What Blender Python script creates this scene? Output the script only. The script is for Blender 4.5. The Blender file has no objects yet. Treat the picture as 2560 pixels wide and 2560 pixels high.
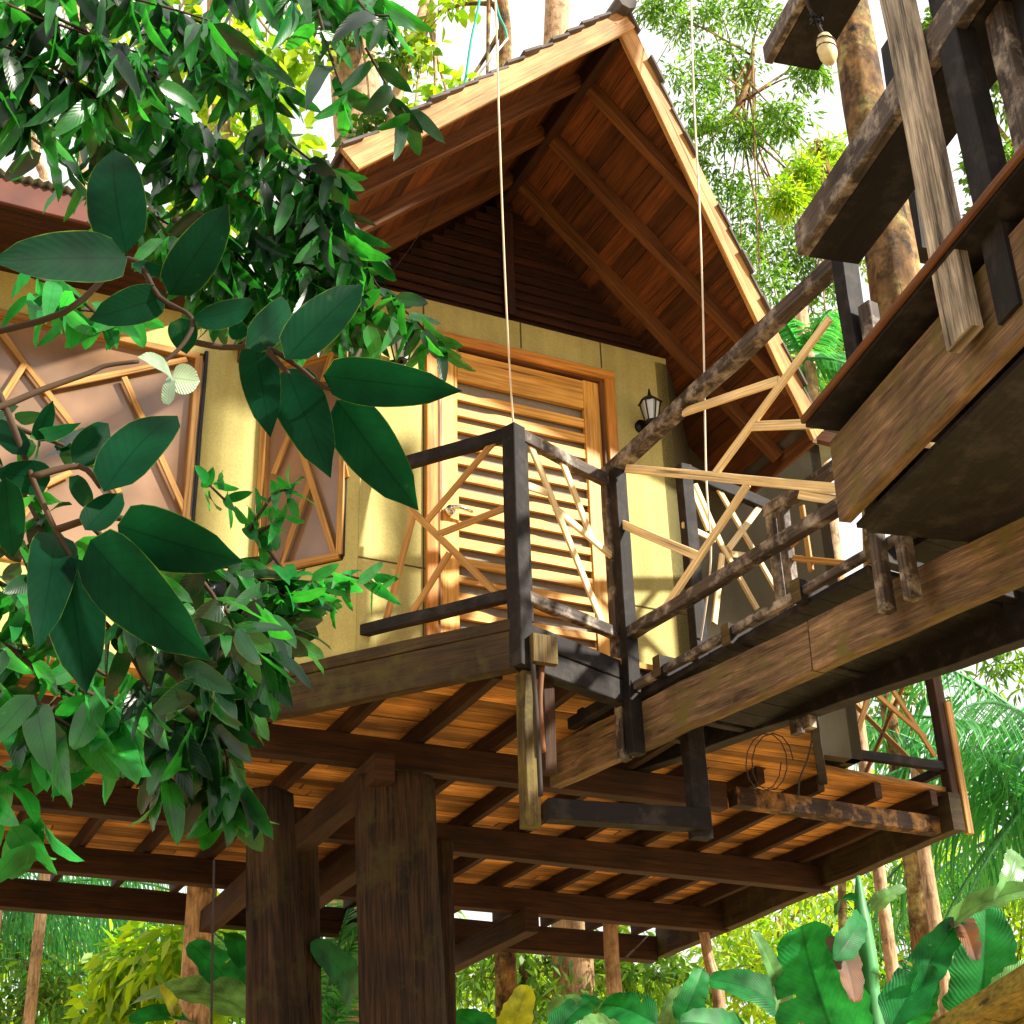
import bpy, math, random
import numpy as np
from mathutils import Vector as V, Matrix
random.seed(7); rng = np.random.default_rng(7)
S = bpy.context.scene; COL = S.collection
# ------------------------------------------------------------------ camera, sky, sun, exposure
FPX, PIT, ROL = 3814.0, math.radians(27.9), math.radians(-1.75)
EYE = V((0, 0, 1.6))
_r = V((1, 0, 0)); FW = V((0, math.cos(PIT), math.sin(PIT))); _u = V((0, -math.sin(PIT), math.cos(PIT)))
CX = _r*math.cos(ROL) + _u*math.sin(ROL); CY = _u*math.cos(ROL) - _r*math.sin(ROL)
cd = bpy.data.cameras.new('camera'); cam = bpy.data.objects.new('camera', cd); COL.objects.link(cam)
cd.sensor_width = 36; cd.lens = 36*FPX/2560; cd.clip_end = 2000; cd.clip_start = .05
cam.matrix_world = Matrix(((CX.x, CY.x, -FW.x, EYE.x), (CX.y, CY.y, -FW.y, EYE.y), (CX.z, CY.z, -FW.z, EYE.z), (0, 0, 0, 1)))
S.camera = cam
SUN_AZ, SUN_EL = math.radians(112), math.radians(31)
w = bpy.data.worlds.new("World"); S.world = w; w.use_nodes = True
nt = w.node_tree; sky = nt.nodes.new('ShaderNodeTexSky'); sky.sky_type = 'NISHITA'; sky.sun_disc = False
sky.sun_elevation = SUN_EL; sky.sun_rotation = SUN_AZ; sky.air_density = 1.0; sky.dust_density = 6.0; sky.ozone_density = 1.0
_tc = nt.nodes.new('ShaderNodeTexCoord'); _cn = nt.nodes.new('ShaderNodeTexNoise'); _cn.inputs['Scale'].default_value = 2.2; _cn.inputs['Detail'].default_value = 5
_cr = nt.nodes.new('ShaderNodeMapRange'); _cr.inputs[1].default_value = .2; _cr.inputs[2].default_value = .6; _cr.inputs[3].default_value = .8; _cr.inputs[4].default_value = 1
_cm = nt.nodes.new('ShaderNodeMix'); _cm.data_type = 'RGBA'; _cm.inputs[7].default_value = (7.6, 7.4, 7.2, 1)   # white cloud sheet
nt.links.new(_tc.outputs['Generated'], _cn.inputs['Vector']); nt.links.new(_cn.outputs[0], _cr.inputs[0]); nt.links.new(_cr.outputs[0], _cm.inputs[0])
nt.links.new(sky.outputs[0], _cm.inputs[6]); nt.links.new(_cm.outputs[2], nt.nodes['Background'].inputs[0]); nt.nodes['Background'].inputs[1].default_value = .072
sd = bpy.data.lights.new('sun', 'SUN'); sd.energy = 5.0; sd.angle = math.radians(2.5); sd.color = (1, .92, .78)
sun = bpy.data.objects.new('sun', sd); COL.objects.link(sun)
sv = V((math.sin(SUN_AZ)*math.cos(SUN_EL), math.cos(SUN_AZ)*math.cos(SUN_EL), math.sin(SUN_EL)))
sun.rotation_euler = sv.to_track_quat('Z', 'Y').to_euler()
S.view_settings.view_transform = 'Standard'; S.view_settings.look = 'None'; S.view_settings.exposure = 1.42; S.view_settings.gamma = 1
# ------------------------------------------------------------------ frames of reference
F = 4.524                                   # top of the tree house floor
W0 = V((-.79, 6.96, F)); _a = math.radians(64)
dA = V((math.sin(_a), math.cos(_a), 0)); dB = V((-dA.y, dA.x, 0)); UP = V((0, 0, 1))
def L(s, t, h): return W0 + dA*s + dB*t + UP*h
def ray(x, y): return FW + CX*((x-1280)/FPX) - CY*((y-1280)/FPX)
def aZ(x, y, h): d = ray(x, y); return EYE + d*((F+h-EYE.z)/d.z)
def aD(x, y, D): d = ray(x, y); return EYE + d*(D/math.hypot(d.x, d.y))
def aP(x, y, pl): d = ray(x, y); return EYE + d*((pl[0]-EYE).dot(pl[1])/d.dot(pl[1]))
def vplane(p, q):
    d = (q-p); n = V((d.y, -d.x, 0)).normalized(); return (p, n)
def c1(x, y): return (800+x*.46584, y*.46584)
def c2(x, y): return (1660+x*.46584, y*.46584)
def c3(x, y): return (800+x*.46584, 800+y*.46584)
def c4(x, y): return (1660+x*.46584, 800+y*.46584)
def c5(x, y): return (800+x*.46584, 1660+y*.46584)
def c6(x, y): return (1660+x*.46584, 1660+y*.46584)
def l2(x, y): return (x*.46584, 800+y*.46584)
def l3(x, y): return (x*.46584, 1660+y*.46584)
def fu(x, y): return (x*1.32505, y*1.32505)
# ------------------------------------------------------------------ mesh collector
class MB:
    def __init__(s): s.v = []; s.f = []; s.uv = []
    def face(s, pts, uvs=None):
        b = len(s.v); s.v += [tuple(p) for p in pts]; s.f.append(list(range(b, b+len(pts)))); s.uv += uvs or [(0, 0)]*len(pts)
    def mesh_add(s, vs, fs, uvf):
        b = len(s.v); s.v += [tuple(p) for p in vs]
        for f in fs:
            s.f.append([b+i for i in f]); s.uv += [uvf(i) for i in f]
    def beam(s, p, q, wid, hgt, up=UP, ch=.004, jit=0):
        """timber from p to q; wid across, hgt along up; centred on the line"""
        d = (q-p); n = d.length
        if n < 1e-5: return s
        d.normalize(); x = d.cross(up)
        if x.length < 1e-3: x = d.cross(V((1, 0, 0)))
        x.normalize(); z = x.cross(d)
        a, b = wid/2, hgt/2; c = min(ch, a*.4, b*.4)
        prof = [(-a+c, -b), (a-c, -b), (a, -b+c), (a, b-c), (a-c, b), (-a+c, b), (-a, b-c), (-a, -b+c)]
        per = [0]
        for i in range(8):
            x0, y0 = prof[i]; x1, y1 = prof[(i+1) % 8]; per.append(per[-1]+math.hypot(x1-x0, y1-y0))
        ou, ov = random.uniform(0, 50), random.uniform(0, 50)
        j = [(random.uniform(-jit, jit), random.uniform(-jit, jit)) for _ in range(2)]
        b0 = len(s.v); sg = max(1, min(14, int(n/.22))); wb = min(.0022, a*.07, b*.07)
        for g_ in range(sg+1):
            c_ = p+d*(n*g_/sg); e = wb if 0 < g_ < sg else wb*.4; o1, o2 = random.gauss(0, e), random.gauss(0, e)
            s.v += [tuple(c_+x*(u+o1+random.gauss(0, e*.35))+z*(v+o2+random.gauss(0, e*.35))) for u, v in prof]
        for g_ in range(sg):
            c0 = b0+8*g_; ua, ub = ou+n*g_/sg, ou+n*(g_+1)/sg
            for i in range(8):
                k = (i+1) % 8
                s.f.append([c0+i, c0+k, c0+8+k, c0+8+i]); s.uv += [(ua, ov+per[i]), (ua, ov+per[i+1]), (ub, ov+per[i+1]), (ub, ov+per[i])]
        s.f.append([b0+i for i in range(7, -1, -1)]); s.uv += [(ou+prof[i][0]*.3, ov+prof[i][1]) for i in range(7, -1, -1)]
        s.f.append([b0+8*sg+i for i in range(8)]); s.uv += [(ou+prof[i][0]*.3, ov+prof[i][1]) for i in range(8)]
        return s
    def slab(s, poly, n, th, du):
        """closed prism: polygon poly (coplanar) pushed along n by th; grain along du"""
        n = n.normalized(); dv = n.cross(du); m = len(poly)
        ou, ov = random.uniform(0, 50), random.uniform(0, 50)
        uv = lambda p: (ou+p.dot(du), ov+p.dot(dv)+p.dot(n))
        o = [p+n*th for p in poly]
        s.face(poly, [uv(p) for p in poly]); s.face(o[::-1], [uv(p) for p in o[::-1]])
        for i in range(m):
            k = (i+1) % m; q = [poly[k], poly[i], o[i], o[k]]; s.face(q, [uv(p) for p in q])
        return s
    def tube(s, pts, rad, n=8, cap=True, bump=0):
        m = len(pts); 
        if not hasattr(rad, '__len__'): rad = [rad]*m
        b0 = len(s.v); ln = 0; ou = random.uniform(0, 50); x = None
        for i, p in enumerate(pts):
            d = (pts[min(i+1, m-1)]-pts[max(i-1, 0)]).normalized()
            if x is None:
                x = d.cross(V((0.3, 1, .1))); x = x.normalized()
            x = (x-d*x.dot(d)).normalized(); y = d.cross(x)
            for k in range(n):
                a = 2*math.pi*k/n; r = rad[i]*(1+bump*(math.sin(k*2.1+ou)+.6*math.sin(k*4.3+i*.35+ou)))
                s.v.append(tuple(p+x*(r*math.cos(a))+y*(r*math.sin(a))))
        for i in range(m-1):
            l1 = (pts[i+1]-pts[i]).length
            for k in range(n):
                k1 = (k+1) % n; c = 2*math.pi*max(rad[0], .002)/n
                s.f.append([b0+i*n+k, b0+i*n+k1, b0+(i+1)*n+k1, b0+(i+1)*n+k])
                s.uv += [(ou+ln, k*c), (ou+ln, (k+1)*c), (ou+ln+l1, (k+1)*c), (ou+ln+l1, k*c)]
            ln += l1
        if cap:
            s.f.append([b0+k for k in range(n-1, -1, -1)]); s.uv += [(0, 0)]*n
            s.f.append([b0+(m-1)*n+k for k in range(n)]); s.uv += [(0, 0)]*n
        return s
    def leaf(s, p, q, wid, nrm, sag=.08, fold=.18, rows=9, tipk=.75, wav=0):
        """one leaf blade from base p to tip q with midrib, folded and arched"""
        d = q-p; n = d.length; d = d/n; z = (nrm-d*nrm.dot(d)).normalized(); x = d.cross(z)
        b0 = len(s.v); ph = random.uniform(0, 6)
        cols = (-1, -.55, 0, .55, 1)
        for i in range(rows):
            t = i/(rows-1); prof = max(math.sin(math.pi*t**tipk), 0)**.54*(1.06-.1*t)*(1 if t < .9 else .72)
            if i == rows-1 or i == 0: prof = .015
            c = p+d*(n*t)+z*(sag*n*(4*t*(1-t)-.35*t)*1.0)
            for k in cols:
                wv = wav*n*math.sin(t*17+ph+k*2)*abs(k)
                s.v.append(tuple(c+x*(k*prof*wid/2)+z*(fold*abs(k)*prof*wid/2+wv)))
        for i in range(rows-1):
            for k in range(4):
                a = b0+i*5+k; s.f.append([a, a+1, a+6, a+5])
                t0, t1 = i/(rows-1), (i+1)/(rows-1); u0, u1 = cols[k]*.5+.5, cols[k+1]*.5+.5
                s.uv += [(u0, t0), (u1, t0), (u1, t1), (u0, t1)]
        return s
    def build(s, name, m, parent=None, smooth=False):
        me = bpy.data.meshes.new(name); me.from_pydata(s.v, [], s.f)
        ul = me.uv_layers.new(name='UVMap'); ul.data.foreach_set('uv', np.array(s.uv, dtype=np.float32).ravel())
        if smooth: me.polygons.foreach_set('use_smooth', [True]*len(me.polygons))
        me.materials.append(m); me.update()
        o = bpy.data.objects.new(name, me); COL.objects.link(o)
        if parent: o.parent = parent
        return o
def tag(o, label=None, cat=None, group=None, kind=None):
    if label: o['label'] = label
    if cat: o['category'] = cat
    if group: o['group'] = group
    if kind: o['kind'] = kind
    return o
def thing(name, label, cat, group=None, loc=None):
    o = bpy.data.objects.new(name, None); COL.objects.link(o); o.empty_display_size = .1
    return tag(o, label, cat, group)
def one(p, q, wid, hgt, name, m, parent, up=UP, **k): return MB().beam(p, q, wid, hgt, up, **k).build(name, m, parent)
# ------------------------------------------------------------------ materials
def newmat(name):
    m = bpy.data.materials.new(name); m.use_nodes = True; t = m.node_tree
    return m, t, t.nodes['Principled BSDF'], t.nodes['Material Output']
def node(t, typ, **kw):
    n = t.nodes.new(typ)
    for k, v in kw.items():
        if hasattr(n, k): setattr(n, k, v)
    return n
def ramp(t, stops):
    r = t.nodes.new('ShaderNodeValToRGB'); e = r.color_ramp.elements
    while len(e) < len(stops): e.new(.5)
    for i, (p, c) in enumerate(stops): e[i].position = p; e[i].color = (*c, 1)
    return r
def wood(name, dark, light, rough=.75, grain=26, along=1.4, blotch=.5, isl=.35, moss=None, bump=.25, worn=None, lo=.3, hi=.72):
    m, t, b, o = newmat(name); k = t.links.new
    uv = node(t, 'ShaderNodeUVMap'); mp = node(t, 'ShaderNodeMapping'); mp.inputs['Scale'].default_value = (along, grain, 1); k(uv.outputs[0], mp.inputs[0])
    n1 = node(t, 'ShaderNodeTexNoise'); n1.inputs['Scale'].default_value = 1.6; n1.inputs['Detail'].default_value = 10; n1.inputs['Roughness'].default_value = .68; n1.inputs['Distortion'].default_value = .5
    k(mp.outputs[0], n1.inputs['Vector'])
    r = ramp(t, [(lo, dark), (hi, light)]); k(n1.outputs[0], r.inputs[0])
    tc = node(t, 'ShaderNodeTexCoord'); n2 = node(t, 'ShaderNodeTexNoise'); n2.inputs['Scale'].default_value = 3.1; n2.inputs['Detail'].default_value = 5; k(tc.outputs['Object'], n2.inputs['Vector'])
    mr = node(t, 'ShaderNodeMapRange'); mr.inputs[1].default_value = .3; mr.inputs[2].default_value = .7; mr.inputs[3].default_value = 1-blotch; mr.inputs[4].default_value = 1+blotch*.6; k(n2.outputs[0], mr.inputs[0])
    ge = node(t, 'ShaderNodeNewGeometry'); mi = node(t, 'ShaderNodeMapRange'); mi.inputs[3].default_value = 1-isl; mi.inputs[4].default_value = 1+isl; k(ge.outputs['Random Per Island'], mi.inputs[0])
    mu = node(t, 'ShaderNodeMath', operation='MULTIPLY'); k(mr.outputs[0], mu.inputs[0]); k(mi.outputs[0], mu.inputs[1])
    mp2 = node(t, 'ShaderNodeMapping'); mp2.inputs['Scale'].default_value = (along*2.4, grain*5, 1); k(uv.outputs[0], mp2.inputs[0])
    nf = node(t, 'ShaderNodeTexNoise'); nf.inputs['Scale'].default_value = 1.4; nf.inputs['Detail'].default_value = 5; k(mp2.outputs[0], nf.inputs['Vector'])
    mf = node(t, 'ShaderNodeMapRange'); mf.inputs[1].default_value = .32; mf.inputs[2].default_value = .62; mf.inputs[3].default_value = .62; mf.inputs[4].default_value = 1.16; k(nf.outputs[0], mf.inputs[0])
    mp4 = node(t, 'ShaderNodeMapping'); mp4.inputs['Scale'].default_value = (along*.7, grain*1.7, 1); mp4.inputs['Location'].default_value = (7, 3, 0); k(uv.outputs[0], mp4.inputs[0])
    nc = node(t, 'ShaderNodeTexNoise'); nc.inputs['Scale'].default_value = 1.5; nc.inputs['Detail'].default_value = 3; k(mp4.outputs[0], nc.inputs['Vector'])
    mc = node(t, 'ShaderNodeMapRange'); mc.inputs[1].default_value = .64; mc.inputs[2].default_value = .70; mc.inputs[3].default_value = 1; mc.inputs[4].default_value = .3; k(nc.outputs[0], mc.inputs[0])
    m5 = node(t, 'ShaderNodeMath', operation='MULTIPLY'); k(mu.outputs[0], m5.inputs[0]); k(mf.outputs[0], m5.inputs[1])
    m6 = node(t, 'ShaderNodeMath', operation='MULTIPLY'); k(m5.outputs[0], m6.inputs[0]); k(mc.outputs[0], m6.inputs[1])
    vm = node(t, 'ShaderNodeVectorMath', operation='SCALE'); k(r.outputs[0], vm.inputs[0]); k(m6.outputs[0], vm.inputs['Scale'])
    col = vm.outputs[0]
    for extra, sc, th in ((moss, 4.7, .56), (worn, 7.3, .55)):
        if extra:
            n3 = node(t, 'ShaderNodeTexNoise'); n3.inputs['Scale'].default_value = sc; n3.inputs['Detail'].default_value = 8; n3.inputs['Roughness'].default_value = .7; k(tc.outputs['Object'], n3.inputs['Vector'])
            m3 = node(t, 'ShaderNodeMapRange'); m3.inputs[1].default_value = th-.06; m3.inputs[2].default_value = th+.1; k(n3.outputs[0], m3.inputs[0])
            mx = node(t, 'ShaderNodeMix', data_type='RGBA'); k(m3.outputs[0], mx.inputs[0]); k(col, mx.inputs[6]); mx.inputs[7].default_value = (*extra, 1); col = mx.outputs[2]
    k(col, b.inputs['Base Color']); b.inputs['Roughness'].default_value = rough; b.inputs['Specular IOR Level'].default_value = .3
    bp = node(t, 'ShaderNodeBump'); bp.inputs['Strength'].default_value = bump; bp.inputs['Distance'].default_value = .01; hm = node(t, 'ShaderNodeMath', operation='ADD'); k(n1.outputs[0], hm.inputs[0]); k(mc.outputs[0], hm.inputs[1]); k(hm.outputs[0], bp.inputs['Height']); k(bp.outputs[0], b.inputs['Normal'])
    return m
def wallmat(name, c):
    m, t, b, o = newmat(name); k = t.links.new
    tc = node(t, 'ShaderNodeTexCoord'); mp = node(t, 'ShaderNodeMapping'); mp.inputs['Scale'].default_value = (9, 9, .55); k(tc.outputs['Object'], mp.inputs[0])
    n = node(t, 'ShaderNodeTexNoise'); n.inputs['Scale'].default_value = 1.3; n.inputs['Detail'].default_value = 7; k(mp.outputs[0], n.inputs['Vector'])
    n2 = node(t, 'ShaderNodeTexNoise'); n2.inputs['Scale'].default_value = 2.3; n2.inputs['Detail'].default_value = 7; n2.inputs['Roughness'].default_value = .65; k(tc.outputs['Object'], n2.inputs['Vector'])
    n3 = node(t, 'ShaderNodeTexNoise'); n3.inputs['Scale'].default_value = 90; n3.inputs['Detail'].default_value = 3; k(tc.outputs['Object'], n3.inputs['Vector'])
    r = ramp(t, [(.34, (c[0]*.84, c[1]*.84, c[2]*.80)), (.60, c)]); k(n.outputs[0], r.inputs[0])
    a1 = node(t, 'ShaderNodeMapRange'); a1.inputs[1].default_value = .3; a1.inputs[2].default_value = .7; a1.inputs[3].default_value = .82; a1.inputs[4].default_value = 1.1; k(n2.outputs[0], a1.inputs[0])
    a2 = node(t, 'ShaderNodeMapRange'); a2.inputs[1].default_value = .3; a2.inputs[2].default_value = .7; a2.inputs[3].default_value = .88; a2.inputs[4].default_value = 1.1; k(n3.outputs[0], a2.inputs[0])
    mm = node(t, 'ShaderNodeMath', operation='MULTIPLY'); k(a1.outputs[0], mm.inputs[0]); k(a2.outputs[0], mm.inputs[1])
    vm = node(t, 'ShaderNodeVectorMath', operation='SCALE'); k(r.outputs[0], vm.inputs[0]); k(mm.outputs[0], vm.inputs['Scale']); k(vm.outputs[0], b.inputs['Base Color']); b.inputs['Roughness'].default_value = .85
    bp = node(t, 'ShaderNodeBump'); bp.inputs['Strength'].default_value = .3; bp.inputs['Distance'].default_value = .003; k(n3.outputs[0], bp.inputs['Height']); k(bp.outputs[0], b.inputs['Normal'])
    return m
def plain(name, c, rough=.6, metal=0, var=.15, scale=6, bump=0, spec=.4):
    m, t, b, o = newmat(name); k = t.links.new
    tc = node(t, 'ShaderNodeTexCoord'); n = node(t, 'ShaderNodeTexNoise'); n.inputs['Scale'].default_value = scale; n.inputs['Detail'].default_value = 6; k(tc.outputs['Object'], n.inputs['Vector'])
    r = ramp(t, [(.3, tuple(x*(1-var) for x in c)), (.7, tuple(min(x*(1+var), 1) for x in c))]); k(n.outputs[0], r.inputs[0]); k(r.outputs[0], b.inputs['Base Color'])
    b.inputs['Roughness'].default_value = rough; b.inputs['Metallic'].default_value = metal; b.inputs['Specular IOR Level'].default_value = spec
    if bump:
        n2 = node(t, 'ShaderNodeTexNoise'); n2.inputs['Scale'].default_value = scale*30; k(tc.outputs['Object'], n2.inputs['Vector'])
        bp = node(t, 'ShaderNodeBump'); bp.inputs['Strength'].default_value = bump; bp.inputs['Distance'].default_value = .003; k(n2.outputs[0], bp.inputs['Height']); k(bp.outputs[0], b.inputs['Normal'])
    return m
def leafmat(name, dark, light, trans, rough=.38, veins=True, tw=.4, isl=True, spec=.5, vf=68, bmp=.2, edge=True):
    m, t, b, o = newmat(name); k = t.links.new
    ge = node(t, 'ShaderNodeNewGeometry'); r = ramp(t, [(0, dark), (1, light)]); k(ge.outputs['Random Per Island'], r.inputs[0]); col = r.outputs[0]
    if veins:
        uv = node(t, 'ShaderNodeUVMap'); sx = node(t, 'ShaderNodeSeparateXYZ'); k(uv.outputs[0], sx.inputs[0])
        su = node(t, 'ShaderNodeMath', operation='SUBTRACT'); k(sx.outputs[0], su.inputs[0]); su.inputs[1].default_value = .5
        ab = node(t, 'ShaderNodeMath', operation='ABSOLUTE'); k(su.outputs[0], ab.inputs[0])
        mid = node(t, 'ShaderNodeMapRange'); mid.inputs[1].default_value = .012; mid.inputs[2].default_value = .03; mid.inputs[3].default_value = 1; mid.inputs[4].default_value = 0; k(ab.outputs[0], mid.inputs[0])
        ad = node(t, 'ShaderNodeMath', operation='MULTIPLY_ADD'); k(ab.outputs[0], ad.inputs[0]); ad.inputs[1].default_value = -.5; k(sx.outputs[1], ad.inputs[2])
        sn = node(t, 'ShaderNodeMath', operation='MULTIPLY'); k(ad.outputs[0], sn.inputs[0]); sn.inputs[1].default_value = vf
        si = node(t, 'ShaderNodeMath', operation='SINE'); k(sn.outputs[0], si.inputs[0])
        vr = node(t, 'ShaderNodeMapRange'); vr.inputs[1].default_value = .86; vr.inputs[2].default_value = 1; vr.inputs[4].default_value = .5; k(si.outputs[0], vr.inputs[0])
        mxv = node(t, 'ShaderNodeMath', operation='MAXIMUM'); k(mid.outputs[0], mxv.inputs[0]); k(vr.outputs[0], mxv.inputs[1])
        sc = node(t, 'ShaderNodeMath', operation='MULTIPLY'); k(mxv.outputs[0], sc.inputs[0]); sc.inputs[1].default_value = .42
        mx = node(t, 'ShaderNodeMix', data_type='RGBA'); k(sc.outputs[0], mx.inputs[0]); k(col, mx.inputs[6]); mx.inputs[7].default_value = (dark[0]*.5, dark[1]*.45, dark[2]*.5, 1); col = mx.outputs[2]
        tc = node(t, 'ShaderNodeTexCoord'); nz = node(t, 'ShaderNodeTexNoise'); nz.inputs['Scale'].default_value = 30; nz.inputs['Detail'].default_value = 4; k(tc.outputs['Object'], nz.inputs['Vector'])
        sp = node(t, 'ShaderNodeMapRange'); sp.inputs[1].default_value = .68; sp.inputs[2].default_value = .76; sp.inputs[4].default_value = .5; k(nz.outputs[0], sp.inputs[0])
        m2 = node(t, 'ShaderNodeMix', data_type='RGBA'); k(sp.outputs[0], m2.inputs[0]); k(col, m2.inputs[6]); m2.inputs[7].default_value = (light[0]*2.2+.02, light[1]*1.8, light[2]*1.2, 1); col = m2.outputs[2]
        nb_ = node(t, 'ShaderNodeTexNoise'); nb_.inputs['Scale'].default_value = 9; nb_.inputs['Detail'].default_value = 6; k(tc.outputs['Object'], nb_.inputs['Vector'])
        rb = node(t, 'ShaderNodeMapRange'); rb.inputs[1].default_value = .3; rb.inputs[2].default_value = .7; rb.inputs[3].default_value = .5; rb.inputs[4].default_value = 1.6; k(nb_.outputs[0], rb.inputs[0])
        vb = node(t, 'ShaderNodeVectorMath', operation='SCALE'); k(col, vb.inputs[0]); k(rb.outputs[0], vb.inputs['Scale']); col = vb.outputs[0]
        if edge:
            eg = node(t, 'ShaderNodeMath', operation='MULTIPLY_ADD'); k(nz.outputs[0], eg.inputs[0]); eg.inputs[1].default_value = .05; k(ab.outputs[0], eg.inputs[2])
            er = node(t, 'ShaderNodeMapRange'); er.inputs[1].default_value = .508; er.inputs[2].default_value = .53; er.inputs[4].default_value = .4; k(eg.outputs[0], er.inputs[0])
            m3 = node(t, 'ShaderNodeMix', data_type='RGBA'); k(er.outputs[0], m3.inputs[0]); k(col, m3.inputs[6]); m3.inputs[7].default_value = (.22, .30, .03, 1); col = m3.outputs[2]  # pale margin with the backlit rim glow painted into the colour
        hs = node(t, 'ShaderNodeMath', operation='MULTIPLY'); k(si.outputs[0], hs.inputs[0]); k(ab.outputs[0], hs.inputs[1])
        bp = node(t, 'ShaderNodeBump'); bp.inputs['Strength'].default_value = bmp; bp.inputs['Distance'].default_value = .002; k(hs.outputs[0], bp.inputs['Height']); k(bp.outputs[0], b.inputs['Normal'])
    k(col, b.inputs['Base Color']); b.inputs['Roughness'].default_value = rough; b.inputs['Specular IOR Level'].default_value = spec
    tr = node(t, 'ShaderNodeBsdfTranslucent'); vm = node(t, 'ShaderNodeVectorMath', operation='MULTIPLY'); k(col, vm.inputs[0]); vm.inputs[1].default_value = trans; k(vm.outputs[0], tr.inputs[0])
    ms = node(t, 'ShaderNodeMixShader'); ms.inputs[0].default_value = tw; k(b.outputs[0], ms.inputs[1]); k(tr.outputs[0], ms.inputs[2]); k(ms.outputs[0], o.inputs[0])
    return m
M = {}
M['weather_shade'] = wood('shaded_weathered_timber', (.0012, .0008, .001), (.010, .007, .0068), .75, 30, worn=(.026, .021, .020))  # weathered wood; underside shade is put into its near-black colour
M['greyrail'] = wood('grey_rail_timber', (.010, .007, .006), (.12, .09, .075), .7, 34, worn=(.34, .29, .24), blotch=.6)  # paler copy for lit faces, the light is put into its colour
M['white_post'] = wood('bleached_post_timber', (.03, .022, .016), (.48, .41, .32), .75, 16, 1.3, blotch=.5, lo=.36, hi=.62)
M['beam'] = wood('bridge_beam_timber', (.035, .018, .010), (.27, .17, .095), .75, 18, 2.0, blotch=.55, moss=(.11, .09, .022))
M['stick'] = wood('pale_lattice_wood', (.62, .44, .20), (.86, .68, .40), .6, 14, .8, .12, .15)
M['stick_old'] = wood('honey_lattice_wood', (.26, .12, .025), (.50, .27, .075), .6, 14, .8, .2, .2)
M['door'] = wood('varnished_door_wood', (.56, .24, .03), (.86, .47, .10), .5, 9, .9, .15, .12)
M['frame'] = wood('door_frame_wood', (.42, .15, .016), (.66, .28, .04), .5, 9, .9, .12, .05)
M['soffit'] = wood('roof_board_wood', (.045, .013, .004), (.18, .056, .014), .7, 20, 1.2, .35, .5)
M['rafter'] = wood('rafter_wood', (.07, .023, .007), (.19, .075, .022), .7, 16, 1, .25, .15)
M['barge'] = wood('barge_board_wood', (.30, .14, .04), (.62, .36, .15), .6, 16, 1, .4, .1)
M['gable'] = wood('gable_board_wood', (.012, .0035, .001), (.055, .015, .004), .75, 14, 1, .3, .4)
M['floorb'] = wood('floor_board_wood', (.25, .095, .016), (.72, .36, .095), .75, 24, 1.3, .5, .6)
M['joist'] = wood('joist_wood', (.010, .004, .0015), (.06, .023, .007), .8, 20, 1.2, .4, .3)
M['deckedge'] = wood('deck_edge_wood', (.014, .008, .003), (.062, .036, .012), .75, 16, 1.3, .4, .2, moss=(.055, .048, .008))
M['mossy'] = wood('mossy_post_wood', (.02, .014, .005), (.13, .085, .025), .8, 20, 1.2, .5, .2, moss=(.12, .10, .016))
M['peel'] = wood('peeling_beam_wood', (.012, .006, .003), (.04, .018, .008), .8, 14, 1.2, .4, .2, worn=(.26, .13, .035))
M['pillar'] = wood('pillar_bark', (.004, .002, .001), (.075, .036, .013), .9, 26, 1.6, .6, .1, bump=.8, lo=.36, hi=.78, moss=(.04, .032, .008))
M['bark'] = wood('tree_bark', (.07, .03, .010), (.33, .19, .07), .85, 7, 3.4, .55, .1, moss=(.36, .32, .11), worn=(.015, .010, .006), bump=.7)
M['palebark'] = wood('pale_bark', (.34, .2, .10), (.62, .44, .28), .85, 8, 2.5, .35, .1, worn=(.14, .09, .05), bump=.5)
M['twig'] = wood('twig_bark', (.018, .010, .005), (.06, .034, .015), .8, 10, 3, .3, .1)
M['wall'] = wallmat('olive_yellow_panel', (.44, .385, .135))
M['wall_shade'] = wallmat('shaded_olive_wall', (.045, .035, .012))  # copy of the wall panel with the right side's shade in its colour
M['seam'] = plain('panel_joint', (.08, .06, .02), .9)
M['screen'] = plain('grey_insect_screen', (.22, .19, .16), .9, var=.1, scale=40)
M['pane'] = plain('tan_window_panel', (.21, .125, .075), .16, var=.45, scale=1.8, spec=.7)
M['black'] = plain('black_iron', (.012, .012, .014), .4, .6)
M['glass'] = plain('lamp_glass', (.5, .55, .55), .1, 0, .05, spec=.8)
M['chrome'] = plain('brushed_steel', (.75, .75, .75), .25, 1, .05)
M['cord_w'] = plain('white_cord', (.7, .62, .5), .8)
M['cord_g'] = plain('green_rope', (.02, .3, .22), .7)
M['cord_d'] = plain('dark_cord', (.02, .014, .010), .8)
M['float'] = plain('yellowed_float', (.55, .47, .25), .6, var=.3, scale=12)
M['shingle'] = plain('grey_roof_sheet', (.08, .07, .07), .8, var=.4, scale=8)
M['redfascia'] = plain('red_brown_fascia', (.09, .028, .018), .7, var=.3)
M['corr'] = plain('corrugated_sheet', (.26, .30, .27), .6, var=.3, scale=4)
M['thatch'] = wood('mossy_roof_tile', (.10, .075, .012), (.30, .24, .04), .9, 12, 5, .5, .3)
M['soil'] = plain('bright_sandy_ground', (.44, .30, .14), .95, var=.4, scale=.8)  # unseen sandy earth, coloured bright to bounce light up under the deck
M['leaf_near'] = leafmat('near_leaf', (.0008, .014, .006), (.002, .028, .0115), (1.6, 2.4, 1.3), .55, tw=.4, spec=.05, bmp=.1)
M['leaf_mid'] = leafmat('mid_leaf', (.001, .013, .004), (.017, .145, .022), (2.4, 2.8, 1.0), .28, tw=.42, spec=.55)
M['leaf_dark_m'] = leafmat('shaded_leaf', (.001, .010, .004), (.004, .035, .010), (2, 2.4, 1), .33, tw=.3, spec=.4)
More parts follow.
